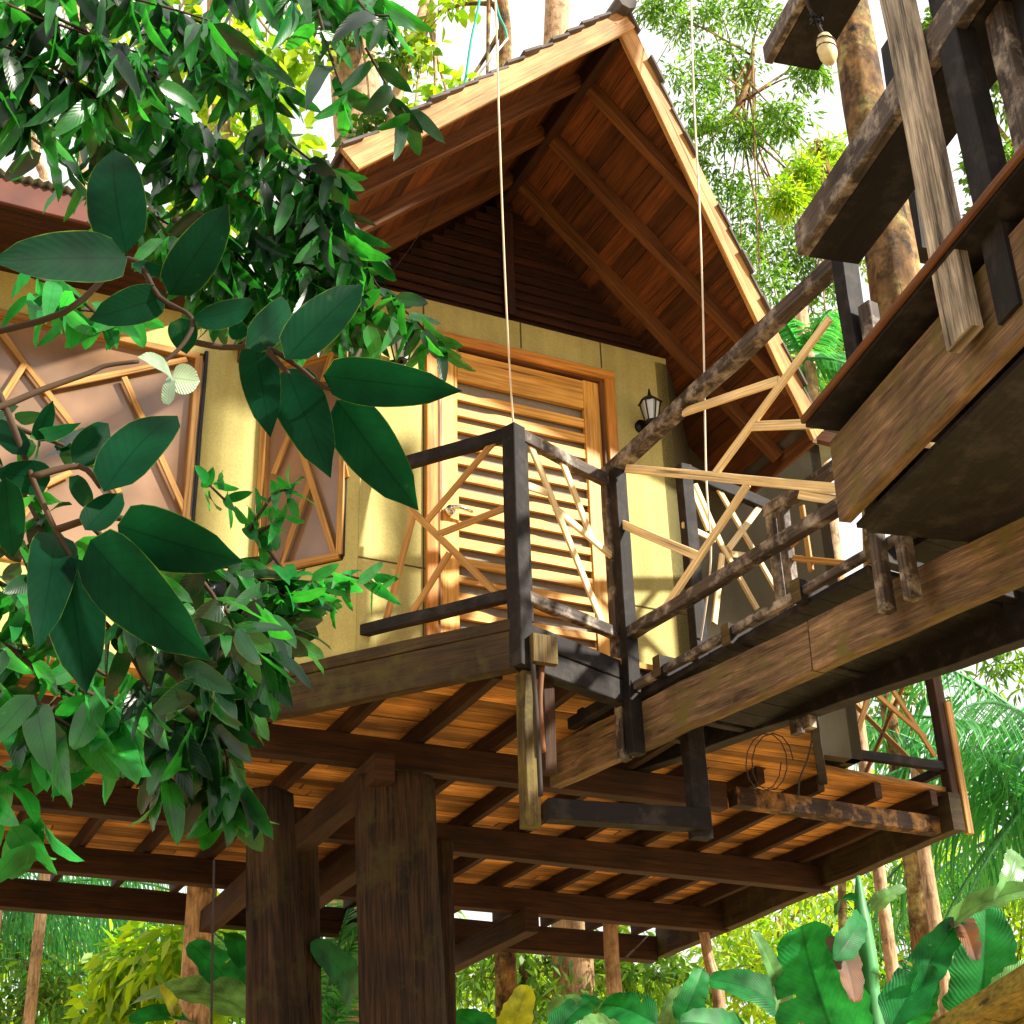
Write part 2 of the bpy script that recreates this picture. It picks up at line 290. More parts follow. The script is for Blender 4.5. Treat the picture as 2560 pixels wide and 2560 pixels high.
M['leaf_bright'] = leafmat('bright_leaf', (.004, .10, .02), (.02, .22, .04), (2.2, 2.2, 1.0), .4, tw=.45, spec=.3)
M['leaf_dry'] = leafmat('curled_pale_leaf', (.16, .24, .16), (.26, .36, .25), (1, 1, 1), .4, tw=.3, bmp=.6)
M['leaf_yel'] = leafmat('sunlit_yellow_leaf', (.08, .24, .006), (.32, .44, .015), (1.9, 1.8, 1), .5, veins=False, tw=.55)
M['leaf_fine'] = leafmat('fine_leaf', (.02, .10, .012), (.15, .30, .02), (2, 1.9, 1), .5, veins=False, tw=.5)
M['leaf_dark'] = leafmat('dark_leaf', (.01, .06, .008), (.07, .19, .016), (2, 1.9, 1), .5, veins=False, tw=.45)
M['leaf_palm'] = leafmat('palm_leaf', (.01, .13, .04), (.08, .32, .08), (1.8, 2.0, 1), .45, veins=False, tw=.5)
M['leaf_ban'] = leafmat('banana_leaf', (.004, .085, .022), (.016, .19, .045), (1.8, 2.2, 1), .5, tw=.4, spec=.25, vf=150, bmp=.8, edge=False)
M['leaf_bansun'] = leafmat('banana_leaf_sunlit', (.07, .22, .07), (.16, .34, .12), (1.6, 1.6, 1), .22, tw=.4, spec=.9, vf=150, bmp=.8, edge=False)  # lit copy of the banana leaf, sunlight is put into its colour
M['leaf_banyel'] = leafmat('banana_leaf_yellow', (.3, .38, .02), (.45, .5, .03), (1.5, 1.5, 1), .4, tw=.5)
M['leaf_brown'] = leafmat('dead_leaf', (.07, .022, .003), (.13, .045, .006), (1.2, 1.0, .6), .6, tw=.25, vf=150, bmp=.8, edge=False)
M['banstem'] = plain('banana_stem', (.05, .22, .07), .5, var=.3)
# ------------------------------------------------------------------ ground
g = MB(); N = 24
for i in range(N):
    for j in range(N):
        def gp(i, j):
            x = (i/N-.5)*2; y = (j/N-.5)*2; x = math.copysign(abs(x)**2.2, x)*500; y = math.copysign(abs(y)**2.2, y)*500
            return V((x, y, .12*math.sin(x*.21)*math.cos(y*.17)))
        q = [gp(i, j), gp(i+1, j), gp(i+1, j+1), gp(i, j+1)]; g.face(q, [(p.x, p.y) for p in q])
tag(g.build('ground', M['soil']), kind='structure')
# ================================================================== TREE HOUSE
H = thing('treehouse', 'timber tree house with steep gabled roof, yellow walls and louvred door, standing on trunk pillars', 'house')
RS, RH, SL = .92, 3.25, math.tan(math.radians(43))
# --- walls (each a box standing on the floor)
def wallbox(a, b, h0, h1, th, inward, name='wall', mt='wall'):
    p = L(a[0], a[1], h0); q = L(b[0], b[1], h0); r = UP*(h1-h0)
    return MB().slab([p, q, q+r, p+r], inward, th, (q-p).normalized()).build(name, M[mt], H)
cB = (-.42, .47)
side_d = (L(*cB, 0)-L(0, 0, 0)).normalized(); side_in = V((-side_d.y, side_d.x, 0)); 
if side_in.dot(dA) < 0: side_in = -side_in
# front wall with the door opening left free
DS0, DS1, DH = .43, 1.50, 1.98
for a, b, h0, h1 in ((0, DS0, 0, 2.24), (DS1, 1.955, 0, 2.24), (DS0, DS1, DH, 2.24)):
    wallbox((a, 0), (b, 0), h0, h1, .08, dB)
for a, b, hh in ((.0, .37, .53), (1.58, 1.95, .53)): one(L(a, -.001, hh), L(b, -.001, hh), .006, .008, 'panel_joint', M['seam'], H)
for s, h0, h1 in ((.97, 2.06, 2.24), (1.50, 2.06, 2.24), (.388-.03, .02, 2.24)): one(L(s, -.001, h0), L(s, -.001, h1), .008, .006, 'panel_joint', M['seam'], H, dB)
# side wall with its window opening
SLn = (L(*cB, 0)-L(0, 0, 0)).length
def sd_(u, h): return L(0, 0, h)+side_d*u
def sidebox(u0, u1, h0, h1):
    p, q = sd_(u0, h0), sd_(u1, h0); r = UP*(h1-h0)
    MB().slab([p, q, q+r, p+r], side_in, .075, side_d).build('wall', M['wall'], H)
sidebox(.085, SLn, 0, .53); sidebox(.003, .085, 0, 2.24); sidebox(.085, SLn, 1.86, 2.24)
# left main wall
LT = cB[1]
for a, b, h0, h1 in ((-.75, cB[0], 0, 2.24), (-4.2, -.75, 0, .42), (-4.2, -.75, 1.86, 2.24)): wallbox((a, LT), (b, LT), h0, h1, .08, dB)
# right return wall and right main wall
wallbox((1.955, 0.0), (2.36, .45), 0, 2.2, .08, -dA, mt='wall_shade'); wallbox((2.36, .45), (3.40, .45), 0, 2.2, .08, dB, mt='wall_shade'); wallbox((3.40, .45), (3.40, 3.6), 0, 2.2, .08, -dA, mt='wall_shade')
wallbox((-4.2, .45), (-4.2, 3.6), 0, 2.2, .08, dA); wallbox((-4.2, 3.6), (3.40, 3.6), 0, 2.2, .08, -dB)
one(L(1.97, .40, 2.23), L(3.6, .40, 2.23), .05, .09, 'fascia_board', M['rafter'], H)
# --- windows
def window(quad, inw, lattice, jamb=True):
    p, q, r, s_ = quad; du = (q-p).normalized()
    o = inw*.03
    fr = MB()
    for a, b in ((p, q), (q, r), (r, s_), (s_, p)): fr.beam(a+o*.2, b+o*.2, .04, .05, inw)
    W = fr.build('window', M['stick_old'], H)
    MB().slab([p+o, q+o, r+o, s_+o], inw, .012, du).build('pane', M['pane'], W)
    for a, b in lattice: one(a-inw*.004, b-inw*.004, .034, .016, 'brace_stick', M['stick_old'], W, inw)
    return W
plL = vplane(L(-2, LT, 0), L(0, LT, 0)); plS = vplane(L(0, 0, 0), L(*cB, 0)); plFr = vplane(L(0, 0, 0), L(1, 0, 0))
on = lambda pl, f, *pp: [(aP(*f(*a), pl), aP(*f(*b), pl)) for a, b in pp]
window([L(-2.6, LT, .44), L(-.79, LT, .44), L(-.79, LT, 1.83), L(-2.6, LT, 1.83)], dB,
       on(plL, l2, ((0, 60), (430, 620)), ((430, 620), (640, 930)), ((130, 240), (-10, 460)), ((240, 370), (1000, 215)), ((665, 310), (1020, 1090)), ((60, 975), (380, 820)), ((0, 1200), (240, 900))))
one(L(-.752, LT-.004, .4), L(-.752, LT-.004, 1.87), .02, .03, 'window_jamb', M['black'], H, dB)
window([sd_(.105, .56), sd_(SLn-.03, .56), sd_(SLn-.03, 1.83), sd_(.105, 1.83)], side_in,
       on(plS, l2, ((1790, 160), (1735, 330)), ((1600, 500), (1470, 830)), ((1620, 700), (1800, 1280)), ((1670, 860), (1492, 1365)), ((1830, 700), (1862, 850))))
one(sd_(.088, .55), sd_(.088, 1.85), .02, .02, 'window_jamb', M['black'], H, side_in)
# --- door
fr = MB()
fr.beam(L(.40, -.012, 0), L(.40, -.012, 2.03), .065, .03, dB); fr.beam(L(1.535, -.012, 0), L(1.535, -.012, 2.03), .065, .03, dB); fr.beam(L(.368, -.012, 2.0), L(1.568, -.012, 2.0), .032, .062)
D = MB()
D.beam(L(.51, .03, .02), L(.51, .03, 1.95), .115, .035, dB); D.beam(L(1.425, .03, .02), L(1.425, .03, 1.95), .105, .035, dB)
D.beam(L(.57, .03, 1.85), L(1.37, .03, 1.85), .035, .19); D.beam(L(.57, .03, .09), L(1.37, .03, .09), .035, .14)
D = D.build('door', M['door'], H)
fo = fr.build('door_frame', M['frame'], D)
jb = MB(); jb.beam(L(.442, .035, 0), L(.442, .035, 1.97), .022, .09, dB); jb.beam(L(1.488, .035, 0), L(1.488, .035, 1.97), .022, .09, dB); jb.beam(L(.43, .035, 1.965), L(1.5, .035, 1.965), .09, .022)
jb.build('door_jamb', M['rafter'], D)
lv = MB(); nsl = 15
for i in range(nsl):
    h = .19+i*(1.73-.19)/nsl; st = random.uniform(.75, 1.2); st2 = random.uniform(.70, 1.15); up_ = random.random() < .5
    wl, wr = (.056, .042) if up_ else (.044, .058)
    if random.random() < .35: wl = wr
    poly = [L(.567, .022, h), L(1.373, .022, h), L(1.373, .022, h+wr), L(st2+.05, .022, h+wr), L(st2-.04, .022, h+wl), L(.567, .022, h+wl)]
    tilt = dB*1.0+UP*-.0
    lv.slab(poly, tilt, .02, dA)
lv.build('louvre_panel', M['door'], D)
MB().slab([L(.56, .058, .1), L(1.38, .058, .1), L(1.38, .058, 1.8), L(.56, .058, 1.8)], dB, .01, dA).build('screen', M['screen'], D)
hd = MB(); hp = aP(*c3(695, 1025), plFr)
hd.tube([hp+dB*.02, hp-dB*.02], .028, 14); hd.tube([hp-dB*.02, hp-dB*.05], .011, 10)
hd.tube([hp-dB*.05, hp-dB*.052+dA*.05+UP*.006, hp-dB*.045+dA*.115-UP*.004], [.012, .011, .008], 10)
hd.build('handle', M['chrome'], D, True)
# --- gable infill boards
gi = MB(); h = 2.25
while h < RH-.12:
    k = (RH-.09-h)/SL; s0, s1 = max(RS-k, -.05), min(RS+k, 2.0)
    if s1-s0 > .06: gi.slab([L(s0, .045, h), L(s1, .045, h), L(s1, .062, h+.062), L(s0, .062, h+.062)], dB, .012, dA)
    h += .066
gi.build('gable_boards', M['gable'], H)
one(L(RS, .03, 2.3), L(RS, .03, 3.05), .07, .03, 'king_post', M['gable'], H, dB)
# --- gable roof: boards under a sheet cover, rafters, barge boards
def Rt(s): return -1.45+(s-RS)*(1.0/1.73)          # slanting front edge, right slope
def Lt(s): return -1.45+(RS-s)*(.12/1.5)
SE = 2.68; LE = -.56
def R_(s, t, off=0): return L(s, t, RH-(s-RS)*SL+off)
def L_(s, t, off=0): return L(s, t, RH-(RS-s)*SL+off)
bd = MB(); wbd = .105; n = int((SE-RS)/ .077)
TB = 3.0
nR = (UP*math.cos(math.radians(43))+dA*math.sin(math.radians(43))); nL = (UP*math.cos(math.radians(43))-dA*math.sin(math.radians(43)))
for i in range(n):
    s0 = RS+i*.077; s1 = s0+.075; z = random.uniform(0, .004)
    bd.slab([R_(s0, Rt(s0), .05+z), R_(s1, Rt(s1), .05+z), R_(s1, TB, .05+z), R_(s0, TB, .05+z)], nR, .015, dB)
for i in range(int((RS-LE)/.077)):
    s0 = RS-i*.077; s1 = s0-.075; z = random.uniform(0, .004)
    bd.slab([L_(s0, Lt(s0), .05+z), L_(s1, Lt(s1), .05+z), L_(s1, TB, .05+z), L_(s0, TB, .05+z)], nL, .015, dB)
roof = bd.build('roof', M['soffit'], H)
cv = MB()
k = 0
for (f, tt, e, sgn) in ((R_, Rt, SE, 1), (L_, Lt, LE, -1)):
    rows = 18
    for i in range(rows):
        a = RS+(e-RS)*i/rows*1.02; b = RS+(e-RS)*(i+1.15)/rows*1.02; jj = random.uniform(-.02, .03)
        nn = nR if sgn > 0 else nL
        cv.slab([f(a, tt(a)-.05+jj, .078), f(b, tt(b)-.05+jj, .10), f(b, TB, .10), f(a, TB, .078)], nn, .014, dB)
cv.tube([L(RS, -1.53, RH+.10), L(RS, TB, RH+.10)], .06, 8)
cv.build('roof_cover', M['shingle'], roof)
for t in (-.99, -.53, -.09, .9, 1.9):
    one(R_(RS+.02, t, 0.0), R_(min(SE-.04, RS+(t+1.45)*1.73-.06), t, 0.0), .055, .085, 'rafter', M['rafter' if t < -.95 else 'rafter'], H, nR)
    one(L_(RS-.02, t, 0.0), L_(LE+.04, t, 0.0), .055, .085, 'rafter', M['rafter'], H, nL)
one(L(RS, -1.40, RH-.02), L(RS, TB, RH-.02), .05, .13, 'ridge_beam', M['gable'], H)
one(R_(RS-.005, Rt(RS), .02), R_(SE, Rt(SE), .02), .03, .13, 'barge_board', M['barge'], H, nR)
one(L_(RS+.03, Lt(RS), .015), L_(LE, Lt(LE), .015), .03, .135, 'barge_board', M['barge'], H, nL)
one(R_(SE, Rt(SE)+.03, .03), R_(SE, TB, .03), .03, .10, 'fascia_board', M['rafter'], H, UP); one(L_(LE, Lt(LE)+.03, .03), L_(LE, TB, .03), .03, .10, 'fascia_board', M['rafter'], H, UP)
# --- low hall roof behind, corrugated, with its red-brown fascia and dark soffit
hr = MB(); e0, e1 = -.17, 3.9
for i in range(72):
    s0 = -4.4+i*(3.35/72)
    for j in range(2):
        a = s0+j*.0233; b = a+.0233; za = .018 if j else 0; zb = 0 if j else .018
        hr.slab([L(a, e0-.05, 2.20+za), L(b, e0-.05, 2.20+zb), L(b, e1, 3.0+zb), L(a, e1, 3.0+za)], UP, .006, dB)
hr.build('hall_roof', M['corr'], H)
one(L(-4.4, e0, 2.12), L(-1.08, e0, 2.12), .025, .15, 'fascia_board', M['redfascia'], H)
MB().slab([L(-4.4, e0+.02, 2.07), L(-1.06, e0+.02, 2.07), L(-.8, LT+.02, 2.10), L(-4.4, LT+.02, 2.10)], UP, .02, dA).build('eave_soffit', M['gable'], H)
MB().slab([L(-.3, 3.0, 2.4), L(3.7, 3.0, 2.4), L(3.7, .36, 2.29), L(1.9, .36, 2.29)], UP, .03, dA).build('hall_roof', M['corr'], H)
# --- floor: boards, joists, beams, edge timbers
OUT = [(-4.3, .47), (-.42, .47), (0, 0), (.57, -.68), (1.2, -.43), (2.4, -.43), (3.2, .62), (4.24, .62), (4.30, 4.42), (-4.3, 4.12)]
def inter(t):
    xs = []
    for i in range(len(OUT)):
        (s0, t0), (s1, t1) = OUT[i], OUT[(i+1) % len(OUT)]
        if (t0 <= t < t1) or (t1 <= t < t0): xs.append(s0+(s1-s0)*(t-t0)/(t1-t0))
    xs.sort(); return list(zip(xs[::2], xs[1::2]))
fb = MB(); t = -.68
while t < 4.4:
    a, b = inter(t+.006), inter(t+.098)
    for (x0, x1) in inter(t+.05):
        y0 = [k for k in a if abs((k[0]+k[1])/2-(x0+x1)/2) < 1.2] or [(x0, x1)]; y1 = [k for k in b if abs((k[0]+k[1])/2-(x0+x1)/2) < 1.2] or [(x0, x1)]
        cuts = sorted([random.uniform(-3.8, 3.8) for _ in range(3)]); cur = 0
        segs = [0]+[(c-x0)/(x1-x0) for c in cuts if x0+.2 < c < x1-.2]+[1]
        for k in range(len(segs)-1):
            u0, u1 = segs[k]+.0007, segs[k+1]-.0007; lerp = lambda y, u: y[0]+(y[1]-y[0])*u; z = -.047+random.uniform(-.004, .004)
            fb.slab([L(lerp(y0[0], u0), t+.002, z), L(lerp(y0[0], u1), t+.002, z), L(lerp(y1[0], u1), t+.1, z), L(lerp(y1[0], u0), t+.1, z)], UP, .03, dA)
    t += .104
fb.build('floor_boards', M['floorb'], H)
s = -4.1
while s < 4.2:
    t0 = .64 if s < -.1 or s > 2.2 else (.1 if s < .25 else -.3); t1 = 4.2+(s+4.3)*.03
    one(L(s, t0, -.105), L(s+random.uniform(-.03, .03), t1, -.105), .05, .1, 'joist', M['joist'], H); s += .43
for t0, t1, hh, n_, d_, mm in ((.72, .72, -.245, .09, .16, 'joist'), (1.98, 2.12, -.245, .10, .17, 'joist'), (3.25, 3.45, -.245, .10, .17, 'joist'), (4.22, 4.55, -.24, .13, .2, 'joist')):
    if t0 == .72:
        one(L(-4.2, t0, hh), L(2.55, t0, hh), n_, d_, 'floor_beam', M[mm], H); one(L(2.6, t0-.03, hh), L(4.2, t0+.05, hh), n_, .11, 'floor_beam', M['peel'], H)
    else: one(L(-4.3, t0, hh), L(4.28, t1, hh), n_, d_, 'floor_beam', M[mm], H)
one(L(4.20, .60, -.19), L(4.33, 4.5, -.19), .09, .24, 'floor_beam', M['deckedge'], H)
gA, gB = aZ(962, 1918, -.42), aZ(490, 2330, -.42); one(gA, gB, .11, .15, 'girder', M['joist'], H)
gd = (gB-gA).normalized()
gp = aZ(1135, 2400, -.42); one(gp+dB*.2, gp-dB*1.4, .11, .16, 'girder', M['joist'], H)
gp = aZ(700, 2300, -.42); one(gp+dB*.6, gp-dB*1.7, .11, .16, 'girder', M['joist'], H)
# edge timbers of the balcony
def edge(a, b, top, dep, mat, nm='edge_board', th=.05): one(L(*a, top-dep/2), L(*b, top-dep/2), th, dep, nm, M[mat], H)
eL0 = (-.66, .79)
edge((.57, -.69), eL0, 0.0, .06, 'deckedge'); edge((.56, -.66), (-.64, .80), -.063, .19, 'deckedge', 'floor_beam', .07)
edge((.58, -.695), (1.22, -.445), -.03, .10, 'weather_shade'); edge((.60, -.66), (1.3, -.40), -.133, .12, 'weather_shade', 'floor_beam', .08)
edge((1.3, -.40), (2.4, -.42), -.03, .1, 'weather_shade'); edge((2.4, -.42), (3.2, .6), -.03, .1, 'weather_shade')
one(L(.66, -.74, -.10), L(.66, -.74, -.24), .13, .04, 'end_block', M['mossy'], H, dB)
# hanging cradle below the balcony corner that carries the bridge
one(L(.60, -.665, -.27), L(.60, -.66, -1.0), .075, .075, 'hanger_post', M['mossy'], H, dB)
cr0, cr1 = aZ(1365, 2026, -.84), aZ(1765, 2052, -.84); one(cr0, cr1, .09, .10, 'cradle_beam', M['weather_shade'], H); cr2 = aZ(1752, 2098, -.92); one(cr2, V((cr2.x, cr2.y, F-.2)), .10, .07, 'hanger_post', M['weather_shade'], H, dB)
one(L(.76, -.56, -.10), L(.76, -.55, -.7), .06, .05, 'hanger_post', M['joist'], H, dB)
# --- trunk pillars carrying the floor
def pillar(top, ttop, bot, D, r0, r1, bumpy=.07):
    a = aD(*top, D); b = aD(*bot, D); d = (b-a)/(b.z-a.z); gnd = a+d*(-.2-a.z); a = a+d*.0
    pts = [a+(gnd-a)*(i/14) for i in range(15)]
    from mathutils import noise
    mb = MB(); nr, nc = 110, 72; Lg = (gnd-a).length; sd = random.uniform(0, 40)
    for i in range(nr+1):
        u = i/nr; c = a+(gnd-a)*u; r = r0+(r1-r0)*u
        for k in range(nc):
            an = 2*math.pi*k/nc; e = V((math.cos(an), math.sin(an), 0)); zz = u*Lg
            f = noise.noise(V((e.x*1.3+sd, e.y*1.3, zz*.45)))*bumpy*2.2+noise.noise(V((e.x*6, e.y*6+sd, zz*.8)))*.05+abs(noise.noise(V((e.x*15+sd, e.y*15, zz*1.1))))*-.10+noise.noise(V((e.x*9, e.y*9+sd, zz*6)))*.012
            mb.v.append(tuple(c+e*(r*(1+f))))
    for i in range(nr):
        for k in range(nc):
            k1 = (k+1) % nc; mb.f.append([i*nc+k, i*nc+k1, (i+1)*nc+k1, (i+1)*nc+k]); u0, u1 = i/nr*Lg, (i+1)/nr*Lg; v0, v1 = k/nc*2*math.pi*r0, (k+1)/nc*2*math.pi*r0
            mb.uv += [(u0, v0), (u0, v1), (u1, v1), (u1, v0)]
    mb.f.append(list(range(nc-1, -1, -1))); mb.uv += [(0, 0)]*nc
    return mb.build('pillar', M['pillar'], H, True)
pillar((988, 1955), 0, (1003, 2560), 7.75, .208, .25)
pillar((672, 1985), 0, (690, 2560), 8.0, .135, .20, .13)
pillar((755, 2030), 0, (765, 2560), 8.9, .09, .11); pillar((1112, 2100), 0, (1118, 2560), 9.3, .05, .055)
pillar((1560, 2330), 0, (1560, 2560), 13.4, .1, .1) if False else None
# --- balcony railings
def railing(p, q, ht, hb, sticks, rail_m='weather_shade', stick_m='stick_old', sw=.036, th=.05):
    R = one(p+UP*ht, q+UP*ht, .045, .07, 'railing', M[rail_m], H); one(p+UP*hb, q+UP*hb, .045, .06, 'lower_rail', M[rail_m], R); n = V(((q-p).y, -(q-p).x, 0)).normalized()
    for a, b in sticks: one(a, b, sw, .016, 'brace_stick', M[stick_m], R, n)
    return R
cc = L(.57, -.68, 0); cw = L(.03, .02, 0); dd = L(1.22, -.43, 0)
plC = vplane(cc, cw); plD = vplane(cc, dd)
R1 = railing(cc, cw, 1.02, .13, on(plC, c3, ((945, 640), (575, 1078)), ((480, 1010), (950, 1468)), ((635, 1150), (1005, 1005)), ((500, 1050), (355, 1610)), ((695, 1250), (485, 1590))))
R2 = railing(cc, dd, 1.02, .13, on(plD, c3, ((1118, 645), (1525, 1650)), ((1055, 870), (1215, 925)), ((1255, 1005), (1560, 1262)), ((1300, 760), (1455, 1165))), 'greyrail', 'stick', .042)
one(cc+UP*(-.25), cc+UP*1.05, .085, .085, 'post', M['weather_shade'], H, (dd-cc).normalized())
one(cc+(dd-cc).normalized()*.06+UP*(0), cc+(dd-cc).normalized()*.06+UP*.98, .035, .05, 'post', M['weather_shade'], H, (dd-cc).normalized())
# right-hand panel
rp0, rp1 = L(1.60, -.62, 0), L(2.30, -.43, 0); plR = vplane(rp0, rp1)
R3 = railing(rp0, rp1, 1.06, .04, on(plR, c4, ((130, 870), (240, 1130)), ((165, 880), (310, 1210)), ((310, 1210), (500, 1550)), ((290, 905), (615, 1470)), ((100, 1100), (270, 1180)), ((345, 1230), (515, 1000)), ((312, 1260), (270, 1630)), ((360, 1255), (500, 1275))), 'weather_shade', 'stick')
for p in (rp0, rp1): one(p+UP*(-.1), p+UP*1.08, .07, .07, 'post', M['weather_shade'], H, dA)
# far right railing
fp = L(4.24, .66, 0)
R4 = railing(L(3.3, .66, 0), fp, 1.0, .12, [(L(3.5, .66, .15), L(3.9, .66, .95)), (L(4.15, .66, .18), L(3.7, .66, .9)), (L(3.4, .66, .8), L(4.1, .66, .3))], 'weather_shade', 'stick_old')
R5 = railing(fp, L(4.3, 3.4, 0), 1.0, .12, [(L(4.25, .9, .15), L(4.26, 1.6, .95)), (L(4.25, 1.7, .15), L(4.26, .8, .95)), (L(4.27, 2., .15), L(4.28, 2.7, .95))], 'weather_shade', 'stick_old')
one(fp-UP*.2, fp+UP*1.05, .08, .08, 'post', M['joist'], H, dA); one(L(4.28, 3.4, -.2), L(4.28, 3.4, 1.05), .08, .08, 'post', M['joist'], H, dA)
one(L(4.29, .62, -.32), L(4.29, .62, .55), .035, .05, 'post', M['stick_old'], H, dA)
# ================================================================== FOOTBRIDGE
B = thing('footbridge', 'weathered timber footbridge with pale crossed sticks in its railing, running out from the balcony', 'footbridge')
b0, b1 = L(1.27, -.43, 0), L(1.5, -2.46, 0); plB = vplane(b0, b1); bd_ = (b1-b0).normalized(); bn = V((bd_.y, -bd_.x, 0))
if bn.dot(dA) < 0: bn = -bn
q0, q1 = b0+bn*.85, b1+bn*.85; plQ = vplane(q0, q1)
def bb(f, a, b, wid, hgt, nm, mat, pl=plB, off=0, dv=0): 
    p, q = aP(*f(*a), pl)+bn*off+UP*dv, aP(*f(*b), pl)+bn*off+UP*dv; return one(p, q, wid, hgt, nm, M[mat], B)
idt = lambda x, y: (x, y)
tr0, tr1 = aP(1505, 1200, plB), aP(2112, 640, plB)
one(tr0, tr1+(tr1-tr0)*.03, .075, .075, 'top_rail', M['greyrail'], B)
lr0, lr1 = aP(1552, 1600, plB), aP(2100, 1262, plB)
one(lr0, lr1+(lr1-lr0)*.25, .06, .06, 'lower_rail', M['greyrail'], B)
# posts at the house end (two planks with a gap)
for u in (-.045, .05):
    one(b0+bd_*u+bn*.0-UP*.52, b0+bd_*u+bn*.0+UP*1.06, .055 if u < 0 else .075, .06, 'post', M['greyrail' if u < 0 else 'weather_shade'], B, bd_)
p2 = aP(2250, 1430, plB); p2.z = F
for u in (-.05, .09): one(p2+bd_*u-bn*.05-UP*.48, p2+bd_*u-bn*.05-UP*.06, .06, .05, 'post', M['greyrail'], B, bd_)
p3 = aP(2135, 800, plB); p3.z = F
one(p3-UP*.0, p3+UP*1.3, .10, .07, 'post', M['weather_shade'], B, bd_); one(p3+bd_*.09+UP*.0, p3+bd_*.09+UP*.95, .06, .07, 'post', M['greyrail'], B, bd_)
# deck: near beam, far beam, joists, boards, kerb strip
def zon(x, y, pl=plB): return aP(x, y, pl).z-F
bm0, bm1 = aP(1362, 1965, plB), aP(2600, 1412, plB)
hgt = .23
for a, b in ((bm0, bm0+(bm1-bm0)*.62), (bm0+(bm1-bm0)*.622, bm1)):
    one(a+UP*hgt/2+bn*.07, b+UP*hgt/2+bn*.07, .07, hgt, 'side_beam', M['beam'], B)
fm0, fm1 = aP(1530, 1960, plQ), aP(2600, 1600, plQ)
one(fm0+UP*.14, fm1+UP*.14, .09, .26, 'side_beam', M['weather_shade'], B)
e0_, e1_ = aP(1590, 1705, plB), aP(2240, 1335, plB)
one(e0_-UP*.02, e1_-UP*.02+(e1_-e0_)*.5, .035, .04, 'kerb_strip', M['greyrail'], B)
kk = (fm1-fm0)
db = MB(); nb = 17
for i in range(nb):
    u = i*1.0/nb; p = e0_+(e1_-e0_)*(u*1.45)
    if i in (11,): continue
    q = p+bn*.93; q.z = p.z-.0
    db.beam(p-UP*.065+bn*.02, q-UP*.065, .155, .03)
db.build('deck_boards', M['weather_shade'], B)
for x, y in ((1655, 1668), (1828, 1590), (2003, 1480), (2190, 1380)):
    p = aP(x, y, plB); one(p-bn*.03, p+bn*.95, .055, .105, 'joist', M['weather_shade'], B); one(p-bn*.034, p-bn*.03, .056, .106, 'joist_end', M['mossy'], B)
for x, y in ((1450, 1790), (1545, 1745)):
    p = aP(x, y, plB); one(p, p+bn*.9, .05, .08, 'joist', M['weather_shade'], B)
sp = e0_-(e1_-e0_)*.32; one(sp-UP*.03, e0_-UP*.02, .05, .06, 'kerb_strip', M['weather_shade'], B)
# lattice sticks of the near railing
for a, b in on(plB, c4, ((-10, 1570), (450, 880)), ((275, 825), (890, -10)), ((-200, 797), (960, 907)), ((105, 495), (615, 325)), ((465, 570), (1010, 550)), ((-252, 1085), (185, 1268)), ((730, 935), (980, 975))):
    one(a, b, .046, .018, 'brace_stick', M['stick'], B, bn)
# far railing
f0, f1 = aP(*c4(555, 1035), plQ), aP(*c4(960, 770), plQ)
one(f0, f1+(f1-f0)*1.2, .07, .07, 'top_rail', M['greyrail'], B)
fl0, fl1 = aP(*c4(640, 1300), plQ), aP(*c4(960, 1160), plQ)
for u in (.0, .09):
    pp = f0+bd_*(u+.03); one(V((pp.x, pp.y, F-.35)), pp-UP*.02, .05, .06, 'post', M['greyrail'], B, bd_)
for a, b in on(plQ, c4, ((695, 1278), (1000, 1310)), ((740, 1000), (790, 1345)), ((640, 1250), (900, 1000))): one(a, b, .034, .018, 'brace_stick', M['stick_old'], B, bn)
# ================================================================== NEARER LOOKOUT PLATFORM (right)
U = thing('lookout_platform', 'dark timber lookout platform with bleached post and heavy handrails, overhead at the right', 'platform')
u0 = aZ(2105, 1310, -.3); _ua = math.radians(-15.5); dU = V((math.sin(_ua), math.cos(_ua), 0)); nU = V((math.cos(_ua), -math.sin(_ua), 0)); plU = vplane(u0, u0+dU)
def UU(u, h, o=0): p = u0+dU*u+nU*o; return V((p.x, p.y, F+h))
def up(f, *pts): return [aP(*f(*p), plU) for p in pts]
MB().slab([UU(.005, .06), UU(.02, -.28), UU(-3, -.28), UU(-3, .06)], nU, .05, dU).build('fascia_beam', M['beam'], U)
MB().slab([UU(.01, .12, -.09), UU(-3, .12, -.09), UU(-3, .12, 1.3), UU(.01, .12, 1.3)], UP, .035, dU).build('deck_boards', M['weather_shade'], U)
one(UU(.01, .15, -.10), UU(-3, .15, -.10), .018, .03, 'edge_board', M['rafter'], U)
one(UU(-.02, -.25, .12), UU(-.02, -.25, 1.3), .1, .12, 'joist', M['weather_shade'], U); one(UU(.0, -.05, .06), UU(.0, -.05, 1.3), .05, .24, 'end_beam', M['weather_shade'], U)
for u in (-.55, -1.1, -1.7): one(UU(u, -.02, .06), UU(u, -.02, 1.3), .07, .14, 'joist', M['weather_shade'], U)
one(UU(.0, -.15, 1.28), UU(-3, -.15, 1.28), .06, .3, 'side_beam', M['weather_shade'], U)
for o in (.35, .7, 1.0): one(UU(.0, -.2, o), UU(-3, -.2, o), .06, .16, 'joist', M['weather_shade'], U)
MB().slab([UU(.0, -.31, .06), UU(-3, -.31, .06), UU(-3, -.31, 1.25), UU(.0, -.31, 1.25)], UP, .02, dU).build('underside_boards', M['weather_shade'], U)
